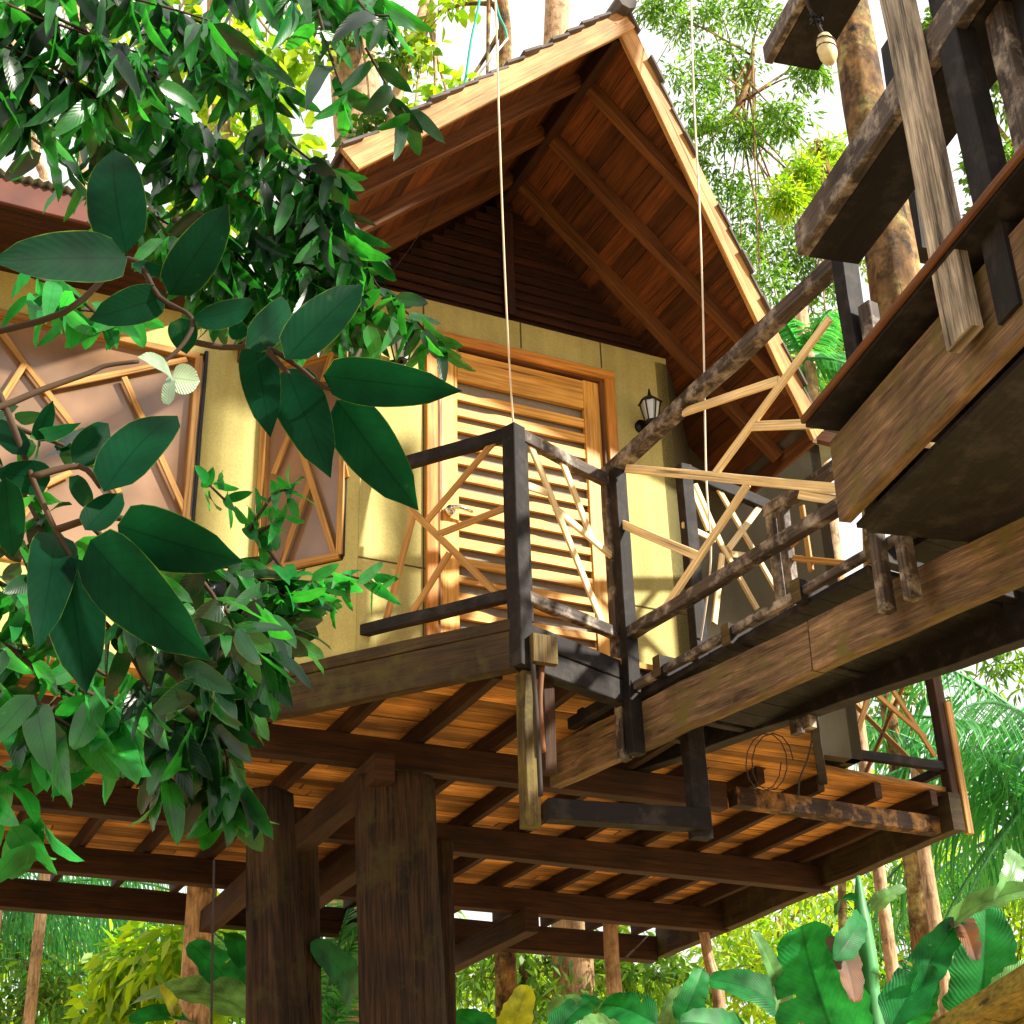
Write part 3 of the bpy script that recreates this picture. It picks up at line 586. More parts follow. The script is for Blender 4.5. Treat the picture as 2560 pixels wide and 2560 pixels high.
# posts
one(UU(-1.065, -.18, -.06), UU(-1.065, 2.3, -.06), .155, .05, 'post', M['white_post'], U, nU)
one(UU(-1.245, -.2, .02), UU(-1.245, 2.2, .02), .12, .08, 'post', M['weather_shade'], U, nU)
one(UU(-1.39, .12, .10), UU(-1.39, 2.2, .10), .10, .06, 'post', M['greyrail'], U, nU)
one(UU(-1.52, .12, .14), UU(-1.52, 2.2, .14), .16, .06, 'post', M['weather_shade'], U, nU)
one(aD(2312, 640, 6.35), aD(2236, 108, 6.35), .12, .10, 'post', M['weather_shade'], U, nU)
MB().slab([UU(-1.30, .13, .19), UU(-1.80, .13, .19), UU(-1.80, 2.2, .19), UU(-1.30, 2.2, .19)], nU, .03, UP).build('side_boards', M['weather_shade'], U)
# handrail and upper beam
one(UU(.0, 1.035, .0), UU(-3, 1.035, .0), .05, .15, 'handrail', M['greyrail'], U)
one(UU(.01, .985, .145), UU(-3, .985, .145), .235, .04, 'handrail', M['weather_shade'], U)
one(UU(.06, 2.14, .0), UU(-3, 2.14, .0), .04, .10, 'roof_beam', M['greyrail'], U)
MB().slab([UU(.05, 2.09, .022), UU(-1.6, 2.09, .022), UU(-1.6, 2.09, .24), UU(.05, 2.09, .24)], UP, .05, dU).build('roof_boards', M['weather_shade'], U)
one(UU(-1.2, .98, .3), UU(-1.25, .98, 1.25), .09, .1, 'cross_rail', M['weather_shade'], U)
one(UU(-.9, .55, 1.25), UU(-3, .55, 1.25), .05, .1, 'cross_rail', M['barge'], U); one(UU(-.9, 1.0, 1.25), UU(-3, 1.0, 1.25), .05, .1, 'cross_rail', M['weather_shade'], U)
# trunk standing inside it
tk = []
for (x, y) in ((2098, -160), (2120, 0), (2141, 130), (2161, 259), (2202, 466), (2238, 699), (2268, 900), (2298, 1150), (2318, 1330)): tk.append(aD(x, y, 5.95))
T = thing('tree_trunk', 'lichen mottled orange brown tree trunk rising beside the heavy handrail at the right', 'tree trunk')
tk = [tk[0]+(tk[0]-tk[1])*k for k in (6, 4, 2)]+tk
MB().tube(tk, [.075, .08, .085]+[.088, .094, .1, .103, .11, .118, .124, .13, .134], 28, True, .03).build('trunk', M['bark'], T, True)
for x, y in ((2148, 135), (2156, 200), (2172, 268), (2135, 215)):
    p = aD(x, y, 5.865); MB().tube([p+V((0, .03, .01)), p+V((0, .008, .004)), p], [.03, .022, .006], 10).build('knot', M['twig'], T, True)
# ================================================================== SMALL THINGS
def lantern(c, label):
    o = thing('wall_lantern', label, 'wall lamp', 'black wall lanterns beside the door')
    b = MB(); b.tube([c+dB*.12, c+dB*.10], .045, 12); b.tube([c+dB*.11, c+dB*.05-UP*.05, c-UP*.06, c+UP*-.035], .009, 8)
    b.build('bracket', M['black'], o, True)
    r = MB(); r.tube([c+UP*.10, c+UP*.125, c+UP*.155], [.075, .05, .012], 6); r.tube([c+UP*.155, c+UP*.2], [.012, .004], 8); r.tube([c-UP*.035, c-UP*.02], [.03, .038], 6)
    for k in range(6):
        a = 2*math.pi*k/6; e = V((math.cos(a), math.sin(a), 0)); r.tube([c+e*.037-UP*.02, c+e*.062+UP*.10], .005, 5)
    r.build('frame', M['black'], o)
    g_ = MB(); g_.tube([c-UP*.018, c+UP*.10], [.033, .057], 6); g_.build('glass', M['glass'], o)
    return o
lantern(aP(1628, 1045, vplane(L(0, -.12, 0), L(1, -.12, 0))), 'black hexagonal wall lantern in clear view right of the louvred door')
lantern(aP(1004, 893, vplane(L(0, -.12, 0), L(1, -.12, 0))), 'black wall lantern left of the door, half hidden by leaves')
def cord(pts, r, mat, name, label, cat='cord', n=6):
    o = MB().tube(pts, r, n).build(name, M[mat], None, True); return tag(o, label, cat)
def smooth(pts, k=6):
    out = []
    for i in range(len(pts)-1):
        p0, p1, p2, p3 = pts[max(i-1, 0)], pts[i], pts[i+1], pts[min(i+2, len(pts)-1)]
        for j in range(k):
            t = j/k; out.append(.5*((2*p1)+(p2-p0)*t+(2*p0-5*p1+4*p2-p3)*t*t+(3*p1-p0-3*p2+p3)*t**3))
    out.append(pts[-1]); return out
cpost = cc+UP*1.05
cord(smooth([aD(1228, -200, 5.2), aD(1240, 40, 5.4), aD(1247, 280, 5.62), aD(1257, 560, 5.92), aD(1270, 850, 6.27), cpost]), .005, 'cord_w', 'white_rope', 'thin white cord hanging from above down to the balcony corner post')
cord(smooth([aD(1722, -200, 6.1), aD(1735, 250, 6.25), aD(1748, 500, 6.35), aD(1758, 800, 6.5), aD(1765, 1180, 6.7), aD(1777, 1400, 6.85), rp0+UP*.03]), .005, 'cord_w', 'white_rope', 'thin pale cord dropping past the right roof edge to the right railing')
cord(smooth([aD(1212, -160, 6.6), aD(1200, -10, 6.6), aD(1178, 100, 6.6), aD(1163, 200, 6.6), aD(1150, 240, 6.6)]), .008, 'cord_g', 'green_rope', 'green rope hanging at the top left of the roof')
cord(smooth([aD(1232, -40, 6.6), aD(1245, 30, 6.6), aD(1262, 70, 6.6), aD(1268, 95, 6.6)]), .007, 'cord_g', 'green_rope', 'short green rope loop right of the longer green rope')
cord(smooth([aD(1150, 240, 6.6), aD(1125, 400, 6.7), aD(1080, 530, 6.8), aD(1010, 640, 6.9), aD(960, 690, 7.0), aD(952, 620, 7.0)]), .0035, 'cord_d', 'cable', 'thin dark cable sagging from the green rope to the left rafter')
cord([aD(1270, 95, 6.6), aD(1160, 230, 6.3), aD(1075, 315, 6.2)], .006, 'cord_w', 'white_rope', 'short slanting pale cord tied across the left roof edge')
cord([aD(1700, 60, 9), aD(1560, 300, 9)], .004, 'cord_d', 'cable', 'thin dark wire running down behind the right roof edge')
# float on its rope
fc = aD(2067, 122, 4.98); fo_ = thing('hanging_float', 'yellowed oblong float hanging from a knotted rope beside the mottled trunk', 'float')
ax = (aD(2082, 170, 4.98)-aD(2058, 70, 4.98)).normalized(); pts = [fc+ax*(.085*k) for k in (-1, -.85, -.5, 0, .5, .85, 1)]
MB().tube(pts, [.012, .026, .037, .042, .038, .026, .01], 16).build('body', M['float'], fo_, True)
rp = MB(); rp.tube(smooth([aD(2010, -120, 4.98), aD(2018, 0, 4.98), aD(2030, 32, 4.98), fc-ax*.085]), .007, 6)
for k in (-.4, .05): 
    e1 = ax.cross(V((0, 1, 0))).normalized(); e2 = ax.cross(e1); rp.tube([fc+ax*(.085*k)+e1*(.042*math.cos(a/2))+e2*(.042*math.sin(a/2))+ax*.01*math.cos(a/2) for a in range(13)], .003, 5)
rp.build('rope', M['cord_d'], fo_, True)
kt = MB(); kc = aD(2040, 48, 4.98)
for k in range(5): kt.tube([kc+V((random.uniform(-.03, .03), random.uniform(-.02, .02), random.uniform(-.03, .03))) for _ in range(4)], .008, 6)
kt.build('knot', M['black'], fo_, True)
# wire loops under the bridge
wl = []
for a in range(0, 26): wl.append(aD(1905+48*math.cos(a*.5)+a*1.2, 1905+72*math.sin(a*.5), 6.7+.006*a))
cord(wl, .0028, 'cord_d', 'wire_coil', 'loose coil of dark wire dangling under the footbridge', 'wire')
cord(smooth([aD(2030, 1850, 6.7), aD(2018, 1900, 6.7), aD(2000, 1945, 6.7), aD(1996, 1990, 6.7)]), .004, 'cord_d', 'wire_end', 'straight end of dark wire hanging beside the wire coil', 'wire')
cord(smooth([cc+V((.05, -.02, -.1)), aD(1338, 1740, 6.55), aD(1345, 1850, 6.55), aD(1352, 1990, 6.55)]), .012, 'cord_d', 'vine', 'dark vine strapped along the post under the balcony corner', 'vine')
cord(smooth([aD(1355, 1665, 6.62), aD(1350, 1760, 6.6), aD(1358, 1880, 6.6)]), .014, 'rafter', 'cane', 'reddish cane tied beside the vine under the balcony corner', 'cane')
cord([aD(535, 2150, 7.0), aD(532, 2300, 7.0), aD(528, 2600, 7.0), V((aD(528, 2600, 7.0).x, aD(528, 2600, 7.0).y, .0))], .006, 'cord_d', 'white_rope', 'dark cord hanging straight down left of the trunk pillars')
cord([aD(2190, 1560, 7.3), aD(1880, 1640, 7.3)], .003, 'cord_d', 'cable', 'thin dark cable strung under the bridge deck') if False else None
# mossy hut roof corner, bottom right
Ht = thing('garden_hut', 'low hut with mossy yellowish tiled roof edge showing at the bottom right', 'hut')
h0, h1 = aD(2330, 2575, 6.5), aD(2600, 2405, 5.6)
hd_ = (h1-h0).normalized(); back = V((hd_.y, -hd_.x, 0)).normalized(); hx0 = h0-hd_*1.2
if back.x < 0: back = -back
tl = MB()
for i in range(10):
    o0 = back*(i*.22)+UP*(-i*.06); z = UP*random.uniform(0, .01)
    for j in range(14):
        a = hx0+hd_*(j*.24)+o0+z; jz = UP*random.uniform(-.012, .012); tl.slab([a+jz, a+hd_*.236+jz, a+hd_*.236+back*.25-UP*.045+jz, a+back*.25-UP*.045+jz], UP, .018, hd_)
tl.build('roof', M['thatch'], Ht)
one(hx0-UP*.02, hx0+hd_*3.3-UP*.02, .06, .07, 'ridge_board', M['thatch'], Ht)
for u, w_ in ((.3, .3), (3.0, .3), (.3, 2.0), (3.0, 2.0)):
    p = hx0+hd_*u+back*w_; one(V((p.x, p.y, -.1)), V((p.x, p.y, p.z-.5)), .1, .1, 'post', M['mossy'], Ht)
# ================================================================== VEGETATION
def npv(p): return np.array((p.x, p.y, p.z))
def cards(name, m, parent, P, Dr, Nr, ln, wd, simple=False, fold=.25, bend=.15):
    """many separate leaf blades in one mesh: P base points, Dr directions, Nr normals"""
    N = len(P); Dr = Dr/np.linalg.norm(Dr, axis=1, keepdims=True); X = np.cross(Dr, Nr); X /= np.linalg.norm(X, axis=1, keepdims=True)+1e-9; Z = np.cross(X, Dr)
    ln = ln[:, None]; wd = wd[:, None]
    rows = [(0, 0, 0), (.38, -.5, 1), (.38, .5, 1), (.72, -.36, .7), (.72, .36, .7), (1, 0, 0)] if not simple else [(0, 0, 0), (.45, -.5, 1), (.45, .5, 1), (1, 0, 0)]
    vs = [P+Dr*ln*t+X*wd*k+Z*(wd*abs(k)*fold-ln*bend*t*t) for t, k, _ in rows]
    K = len(rows); Vv = np.stack(vs, 1).reshape(-1, 3)
    pat = [(0, 2, 1), (1, 2, 4, 3), (3, 4, 5)] if not simple else [(0, 2, 3, 1)]
    me = bpy.data.meshes.new(name)
    b = np.arange(N)*K; lv = np.concatenate([np.concatenate([(b[:, None]+np.array(f)) for f in pat], 1)], 1).ravel()
    sizes = np.tile([len(f) for f in pat], N); st = np.concatenate([[0], np.cumsum(sizes)[:-1]])
    me.vertices.add(N*K); me.vertices.foreach_set('co', Vv.astype(np.float32).ravel())
    me.loops.add(len(lv)); me.loops.foreach_set('vertex_index', lv.astype(np.int32))
    me.polygons.add(len(sizes)); me.polygons.foreach_set('loop_start', st.astype(np.int32)); me.polygons.foreach_set('loop_total', sizes.astype(np.int32))
    me.update(calc_edges=True); me.validate(); me.materials.append(m)
    o = bpy.data.objects.new(name, me); COL.objects.link(o)
    if parent: o.parent = parent
    return o
def rdir(n): v = rng.normal(size=(n, 3)); return v/np.linalg.norm(v, axis=1, keepdims=True)
def clumps(blobs, nclump, nleaf, cr, down=.6):
    """blobs [(centre, radius)] -> leaf base points gathered in clumps, with directions"""
    P = []; D = []; Cs = []
    for c, r in blobs:
        cc_ = npv(c)+rdir(nclump)*(rng.random((nclump, 1))**.45)*r*np.array([1, 1, .8])
        for k in cc_:
            m = int(nleaf*rng.uniform(.5, 1.4)); d = rdir(m); P.append(k+d*cr*rng.random((m, 1))); dd_ = d+rdir(m)*.5; dd_[:, 2] -= down; D.append(dd_); Cs.append(k)
    return np.concatenate(P), np.concatenate(D), Cs
def crown(name, m, parent, blobs, nclump, nleaf, cr, ln, wd, down=.6, simple=True):
    P, D, Cs = clumps(blobs, nclump, nleaf, cr, down); n = len(P)
    Nr = rdir(n); Nr[:, 2] = abs(Nr[:, 2])+.5
    return cards(name, m, parent, P, D, Nr, ln*rng.uniform(.7, 1.3, n), wd*rng.uniform(.75, 1.25, n), simple), Cs
def tree(label, trunk, r0, r1, blobs, leaf, ln, wd, nclump, nleaf, cr, bark='palebark', group=None, down=.6, limbs=True, name='forest_tree', ntw=3, simple=True):
    o = thing(name, label, 'tree', group)
    pts = smooth(trunk, 5); n = len(pts)
    gnd = V((pts[0].x+(pts[0].x-pts[-1].x)*.03, pts[0].y, -.2)); pts = [gnd]+pts
    rr = [r0*1.12]+[r0+(r1-r0)*(i/(n-1)) for i in range(n)]
    MB().tube(pts, rr, 14, True, .03).build('trunk', M[bark], o, True)
    if blobs:
        c_, Cs = crown('crown', M[leaf], o, blobs, nclump, nleaf, cr, ln, wd, down, simple)
        if limbs:
            lm = MB(); top = pts[-1]
            for (c, r) in blobs:
                st = pts[-1-random.randint(0, max(1, min(8, n//3)))]; mid = st.lerp(c, .55)+V((random.uniform(-.2, .2), random.uniform(-.2, .2), random.uniform(.0, .4)))*r
                q = smooth([st, mid, c], 5); lm.tube(q, [max(min(r1, .06)*.6*(1-i/len(q)), .009) for i in range(len(q))], 7)
                for k in random.sample(Cs, min(len(Cs), ntw)):
                    kv = V(k); 
                    if (kv-c).length < r*1.6: lm.tube(smooth([q[-4], q[-2].lerp(kv, .5)+V((0, 0, .06*r)), kv], 3), [.007*r+.003]*4+[.004*r+.002]*3, 5)
            lm.build('limbs', M[bark], o, True)
    return o
def T2(*pp, D): return [aD(x, y, D) for x, y in pp]
# --- trees behind the house
tree('huge pale trunk with vines behind the upper left roof edge', T2((930, 1500), (925, 700), (905, 400), (880, 100), (875, -250), D=14), .36, .28,
     [(aD(700, -150, 14), 1.1), (aD(1000, -250, 14), 1.0), (aD(840, 60, 13.4), .35), (aD(930, 330, 13.3), .3)], 'leaf_dark', .16, .07, 22, 14, .3)
tree('thick pale trunk standing straight up behind the roof apex', T2((1380, 1200), (1385, 300), (1393, 0), (1400, -300), D=15), .19, .16,
     [(aD(1330, -160, 15), .7), (aD(1500, -200, 15), .7)], 'leaf_dark', .13, .05, 18, 14, .25)
tree('slender forked grey tree rising between the ropes left of the roof apex', T2((1230, 1000), (1255, 300), (1262, 60), (1225, -150), D=12.5), .085, .06,
     [(aD(1120, 270, 12.5), .42), (aD(1215, 370, 12.4), .3), (aD(1060, 60, 12.6), .45), (aD(1150, -50, 12.6), .4)], 'leaf_yel', .17, .085, 14, 9, .22, 'bark', ntw=4, simple=False)
tree('yellow green sunlit tree directly behind the hanging upper left leaves', T2((560, 1400), (565, 700), (560, 350), (540, 60), (540, -200), D=11), .10, .075,
     [(aD(600, 480, 11), .5), (aD(560, 180, 11), .6), (aD(430, 60, 11.2), .6), (aD(700, 120, 11), .5), (aD(660, 330, 10.8), .42), (aD(520, 560, 10.6), .35), (aD(300, 190, 11), .4)], 'leaf_yel', .19, .095, 18, 10, .24, ntw=3, simple=False)
tree('thin grey tree with bare fork above the corrugated roof', T2((115, 1300), (112, 520), (95, 400), (40, 180), (30, -100), D=16), .06, .045,
     [(aD(130, 330, 16), .3), (aD(60, 120, 16), .6), (aD(180, 50, 16), .6)], 'leaf_fine', .10, .04, 16, 14, .2)
tree('thin straight tree right of the bare fork above the corrugated roof', T2((215, 1300), (208, 450), (200, 300), (190, -100), D=15), .05, .04,
     [(aD(240, 330, 15), .3), (aD(250, 100, 15), .7)], 'leaf_fine', .11, .045, 16, 14, .2)
tree('slim leaning tree between the ropes and the huge vine trunk', T2((960, 1300), (970, 420), (1010, 180), (1090, -60), D=13.2), .08, .06,
     [(aD(1030, 330, 13), .35), (aD(1080, 430, 13), .33), (aD(1010, 130, 13), .3), (aD(1150, 340, 13), .2)], 'leaf_fine', .13, .06, 14, 12, .2)
bl = [(1720, 60, .5), (1800, 30, .5), (1900, 40, .45), (1740, 190, .45), (1830, 180, .4), (1770, 310, .42), (1720, 420, .3), (1880, 340, .35), (1960, 300, .3), (1820, 470, .42), (1900, 560, .45), (1800, 600, .3), (2010, 480, .35), (2080, 420, .35), (1980, 640, .42), (2060, 700, .4), (1900, 720, .4), (1850, 650, .3), (2050, 850, .4), (1960, 830, .4), (1640, 20, .3), (2130, 560, .3), (2020, 180, .25), (2110, 90, .3)]
tree('tall airy fine leaved tree filling the sky right of the roof', [aD(1500, 1500, 17), aD(1540, 800, 17), aD(1600, 480, 17), aD(1715, 345, 17), aD(1800, 312, 17), aD(1852, 255, 17), aD(1885, 120, 17)], .13, .035,
     [(aD(x, y, 17+random.uniform(-1.2, 1.2)), r*1.1) for x, y, r in bl], 'leaf_fine', .125, .036, 40, 15, .19, 'bark', ntw=3)
tree('brighter feathery tree behind the mottled trunk', [aD(2180, 1500, 14), aD(2150, 900, 14), aD(2090, 500, 14), aD(2040, 350, 14)], .07, .03,
     [(aD(x, y, 14+random.uniform(-.6, .6)), r) for x, y, r in ((2060, 400, .28), (2000, 440, .25), (2110, 470, .25), (1960, 500, .2), (2180, 620, .3), (2080, 980, .3), (2120, 860, .25), (2000, 950, .3))], 'leaf_yel', .11, .032, 34, 20, .16, 'bark')
tree('round green tree beyond the lookout platform at the far right', [aD(2600, 1500, 15), aD(2580, 600, 15), aD(2540, 250, 15)], .12, .06,
     [(aD(x, y, 15), r) for x, y, r in ((2460, 120, .5), (2530, 40, .5), (2560, 200, .5), (2420, 30, .35), (2540, 520, .5), (2480, 420, .3), (2330, 100, .3))], 'leaf_fine', .12, .05, 60, 20, .2, 'bark')
def gz(s, t): p = L(s, t, 0); return V((p.x, p.y, -.1))
tree('broad unseen tree added right of the deck to shade the right wall', [gz(6.9, -3.0), gz(6.8, -3.0)+UP*3, L(6.6, -3.0, 1.5), L(6.5, -3.0, 3.2)], .16, .08,  # stands out of view, added to shade the right-hand wall
     [(L(6.5, -3.0, 3.6), 1.0), (L(6.9, -3.6, 4.6), .9), (L(7.1, -2.6, 3.2), .9), (L(6.2, -2.7, 4.3), .7)], 'leaf_dark', .17, .07, 46, 22, .3, 'bark')
# --- understorey trees low behind the house
und = [('leafy understorey tree low behind the far right deck corner', (1950, 2500), 19, [(1800, 2330, .8), (1950, 2300, .8), (2080, 2250, .7), (1880, 2420, .7), (2020, 2420, .6)], 'leaf_yel', .16, .05),
       ('sunlit understorey tree at the right edge above the hut roof', (2480, 2500), 17, [(2480, 2330, .7), (2550, 2420, .6), (2400, 2430, .6), (2540, 2250, .4)], 'leaf_yel', .12, .045),
       ('glossy green understorey tree seen under the floor right of the big pillar', (1330, 2520), 15, [(1180, 2440, .45), (1300, 2400, .4), (1480, 2440, .5), (1580, 2420, .45), (1680, 2460, .5), (1420, 2540, .4)], 'leaf_fine', .16, .05),
       ('pale yellow understorey bush between the palm and the pillars', (430, 2540), 14, [(330, 2420, .3), (430, 2380, .4), (520, 2360, .35), (450, 2500, .5), (560, 2430, .3), (300, 2540, .4)], 'leaf_yel', .20, .075),
       ('broad understorey tree at the bottom left corner', (60, 2540), 16, [(40, 2400, .6), (120, 2480, .5), (200, 2540, .5), (20, 2540, .5)], 'leaf_fine', .13, .05),
       ('dark thicket tree right of the slender spotted trunk', (2380, 2500), 24, [(2200, 2200, .9), (2120, 2320, .8), (2300, 2330, .9), (2420, 2200, .6), (2250, 2450, .8), (2050, 2480, .7)], 'leaf_dark', .22, .05),
       ('tall dense tree behind the gap between bridge beams', (2300, 2500), 26, [(2150, 1550, 1.0), (2250, 1720, 1.0), (2500, 1640, .9), (2180, 1830, .8), (2330, 1480, .8), (2480, 1500, .7)], 'leaf_fine', .24, .06),
       ('hidden green tree far behind the house centre', (750, 2540), 18, [(700, 2420, .5), (830, 2400, .5), (860, 2520, .5), (640, 2500, .5)], 'leaf_fine', .18, .06)]
und += [('yellow green sunlit understorey tree behind the lower left palm', (180, 2560), 24, [(60, 2330, .7), (200, 2400, .8), (330, 2360, .6), (420, 2480, .8), (90, 2500, .9), (260, 2520, .8)], 'leaf_yel', .2, .06),
        ('pale understorey tree between the big pillar and the orange trunk', (1420, 2560), 22, [(1200, 2500, .6), (1330, 2470, .5), (1480, 2520, .6), (1250, 2420, .4), (1600, 2480, .6), (1420, 2420, .4)], 'leaf_yel', .18, .05),
        ('sunlit understorey tree filling the gap left of the banana stem', (2000, 2560), 21, [(1780, 2440, .7), (1880, 2360, .7), (2000, 2320, .8), (2100, 2420, .7), (1950, 2480, .7), (1700, 2490, .5)], 'leaf_yel', .17, .05)]
for lab, bs, Dd, bls, lf, ln, wd in und:
    tr_ = [aD(bs[0], bs[1]+160, Dd), aD(*bs, Dd), aD(bls[1][0], bls[1][1], Dd)]
    tree(lab, tr_, .06, .03, [(aD(x, y, Dd+random.uniform(-.8, .8)), r) for x, y, r in bls], lf, ln, wd, 30, 12, .25, 'bark', 'understorey trees behind the tree house', ntw=4)
# bare-looking trunks low right
for lab, pp, Dd, r0, r1, bk in (('slender spotted pale trunk at the lower right between banana leaves', ((2378, 2600), (2350, 2380), (2325, 2220), (2308, 2100), (2290, 1900)), 13, .062, .052, 'palebark'),
                            ('orange barked straight trunk low behind the deck corner', ((1545, 2600), (1538, 2500), (1530, 2400), (1520, 2200)), 12, .062, .055, 'palebark'),
                            ('forked peach coloured trunk low right of the orange trunk', ((1800, 2600), (1795, 2480), (1770, 2390), (1740, 2200)), 12, .055, .035, 'palebark'),
                            ('thin brown trunk left of the slender spotted trunk', ((2310, 2600), (2290, 2380), (2275, 2200), (2262, 2000)), 14, .045, .035, 'bark'),
                            ('dark thin trunk behind the banana stem', ((2120, 2600), (2108, 2350), (2105, 2200), (2100, 2000)), 16, .05, .04, 'bark')):
    tree(lab, T2(*pp, D=Dd), r0, r1, [], None, 0, 0, 0, 0, 0, bk, name='slender_tree')
# far mass of forest
fm = []
for i in range(70):
    a = math.radians(-24+48*i/69+random.uniform(-.6, .6)); Dd = random.uniform(32, 46); el = random.uniform(2, 12.5)+(3.5 if a > .12 else 0); fm.append((V((math.sin(a)*Dd, math.cos(a)*Dd, 1.6+Dd*math.tan(math.radians(el)))), random.uniform(1.6, 3.0)))
P, Dd_, _ = clumps(fm, 26, 8, .6, .5); n = len(P); Nr = rdir(n); Nr[:, 2] = abs(Nr[:, 2])+.3
tag(cards('distant_forest', M['leaf_yel'], None, P, Dd_, Nr, .5*rng.uniform(.6, 1.4, n), .16*rng.uniform(.7, 1.3, n), True), kind='stuff')
# --- palms
def frond(mb, p, d, ln, lf, wid, droop=.5, nl=46, hang=.8, rach=None):
    d = d.normalized(); pts = []; q = p.copy(); dd_ = d.copy(); stp = ln/12
    for i in range(13): pts.append(q.copy()); q = q+dd_*stp; dd_ = (dd_+V((0, 0, -droop*.11*(1+i*.1)))).normalized()
    if rach is not None: rach.tube(pts, [.022*(1-i/14)+.004 for i in range(13)], 6)
    for k in range(nl):
        u = .14+.86*k/nl; i = min(int(u*12), 11); b = pts[i].lerp(pts[i+1], u*12-i); t = (pts[i+1]-pts[i]).normalized()
        sd = t.cross(UP); sd = sd.normalized() if sd.length > .05 else V((1, 0, 0))
        for s_ in (-1, 1):
            l_ = lf*(math.sin(math.pi*(.16+.8*u))**.6)*random.uniform(.85, 1.1); dr = (sd*s_*.8+t*.55-UP*hang*random.uniform(.5, 1.2)).normalized(); nn = dr.cross(t).normalized()
            e1 = b+dr*l_*.5; e2 = b+(dr*.9-UP*.35*hang).normalized()*l_; wv = t*wid
            b0_ = len(mb.v); mb.v += [tuple(x) for x in (b-wv*.4, b+wv*.4, e1+wv*.5, e1-wv*.5, e2)]; mb.f += [[b0_, b0_+1, b0_+2, b0_+3], [b0_+3, b0_+2, b0_+4]]; mb.uv += [(0, 0)]*7
def palm(label, base, top, r, fr, ln, lf, wid, group='palms behind the tree house', leaf='leaf_palm', hang=.8, droop=.5):
    o = thing('palm', label, 'palm tree', group); m_ = (base+top)/2+V((.05, 0, 0))
    MB().tube(smooth([V((base.x, base.y, -.2)), m_, top], 6), r, 12, True, .02).build('trunk', M['palebark'], o, True)
    lv_ = MB(); rc = MB()
    for az, el in fr:
        a, e = math.radians(az), math.radians(el); frond(lv_, top, V((math.sin(a)*math.cos(e), math.cos(a)*math.cos(e), math.sin(e))), ln*random.uniform(.85, 1.1), lf, wid, droop, rach=rc, hang=hang)
    lv_.build('fronds', M[leaf], o); rc.build('frond_stalks', M['banstem'], o, True); return o
pt = aD(2690, 1900, 14.5); palm('tall palm at the right edge below the dark bridge beam', pt, pt, .11, [(-95, 10), (-70, 35), (-110, 40), (-80, -15), (-140, 15), (-40, 20), (20, 45), (90, 30), (180, 40), (-60, -30), (-100, -35), (140, 10)], 2.9, .85, .03, hang=1.0)
pt = aD(2560, 2080, 15); palm('second palm lower behind the first palm at the right', pt, pt, .1, [(i*33-90, 25+20*math.sin(i*2.1)) for i in range(11)], 2.4, .6, .03)
pt = aD(-80, 2270, 17); palm('drooping palm at the lower left under the floor', pt, pt, .1, [(90, 20), (75, 2), (105, 30), (60, 25), (110, 5), (40, 40), (0, 30), (-60, 40), (180, 35), (95, -25), (70, -35)], 2.8, 1.0, .022, hang=1.4)
pt = aD(2010, 900, 12); palm('small palm crown beyond the right roof corner', pt, pt, .05, [(i*40+10, 10+30*math.sin(i*1.7)) for i in range(9)], .8, .36, .022, hang=.7)
pt = aD(700, 2460, 11.5); palm('thin bladed palm between the trunk pillars', pt+V((0, 0, -1)), pt+V((.25, 0, -.6)), .05, [(100, 75), (80, 68), (-60, 70), (60, 80), (120, 62), (-90, 60), (0, 75)], 1.3, .4, .02, hang=.4, droop=.3)
# --- banana plants
def blade(p, q, wid, tilt, mat, o, sag=.12, fold=.25, rows=44):
    mid = (p+q)/2; n = (EYE-mid).normalized()+tilt
    b = MB(); d = q-p; n_ = d.length; d = d/n_; z = (n-d*n.dot(d)).normalized(); x = d.cross(z); b0 = 0; ph = random.uniform(0, 9)
    cols = (-1, -.5, -.06, 0, .06, .5, 1)
    for i in range(rows):
        t = i/(rows-1); pr = min(1, (t*5.5+.03)**.6)*(max(1-t, 0)**.30)*1.1; pr = min(pr, 1)
        for k in cols:
            j = 1 if abs(k) < 1 else 1+.06*math.sin(t*23+ph*k)+.03*math.sin(t*51+ph)
            c = p+d*(n_*t)+z*(sag*n_*(4*t*(1-t)-1.1*t*t))+x*(k*j*pr*wid/2)+z*(fold*abs(k)*pr*wid/2*(1 if abs(k) < .9 else .8)+.012*wid*math.sin(t*31+ph+k*3)*abs(k)); b.v.append(tuple(c))
    m = len(cols); tears = {(random.randint(10, rows-8), random.choice((0, 5))) for _ in range(random.randint(0, 2))}
    for i in range(rows-1):
        for k in range(m-1):
            if (i, k) in tears or (i, 4 if k == 4 else 1) in tears and (i, 5 if k == 4 else 0) in tears: continue
            a = i*m+k; b.f.append([a, a+1, a+m+1, a+m]); t0, t1 = i/(rows-1), (i+1)/(rows-1); u0, u1 = cols[k]*.5+.5, cols[k+1]*.5+.5; b.uv += [(u0, t0), (u1, t0), (u1, t1), (u0, t1)]
    return b.build('leaf', M[mat], o, True)
def banana(label, stem, D, r, leaves):
    o = thing('banana_plant', label, 'banana plant', 'banana plants behind the tree house'); st = [aD(x, y, D) for x, y in stem]
    st = [V((st[0].x, st[0].y, -.1))]+st
    MB().tube(smooth(st, 4), [r]*(4*(len(st)-1)-3)+[r*.75, r*.6, r*.4, r*.3], 12).build('stem', M['banstem'], o, True)
    for (p, q, w_, mt, tl, *sg) in leaves: blade(aD(*p, D+random.uniform(-.4, .4)), aD(*q, D+random.uniform(-.4, .4)), w_*D*1.06/FPX, V(tl), mt, o, sg[0] if sg else .1)
    return o
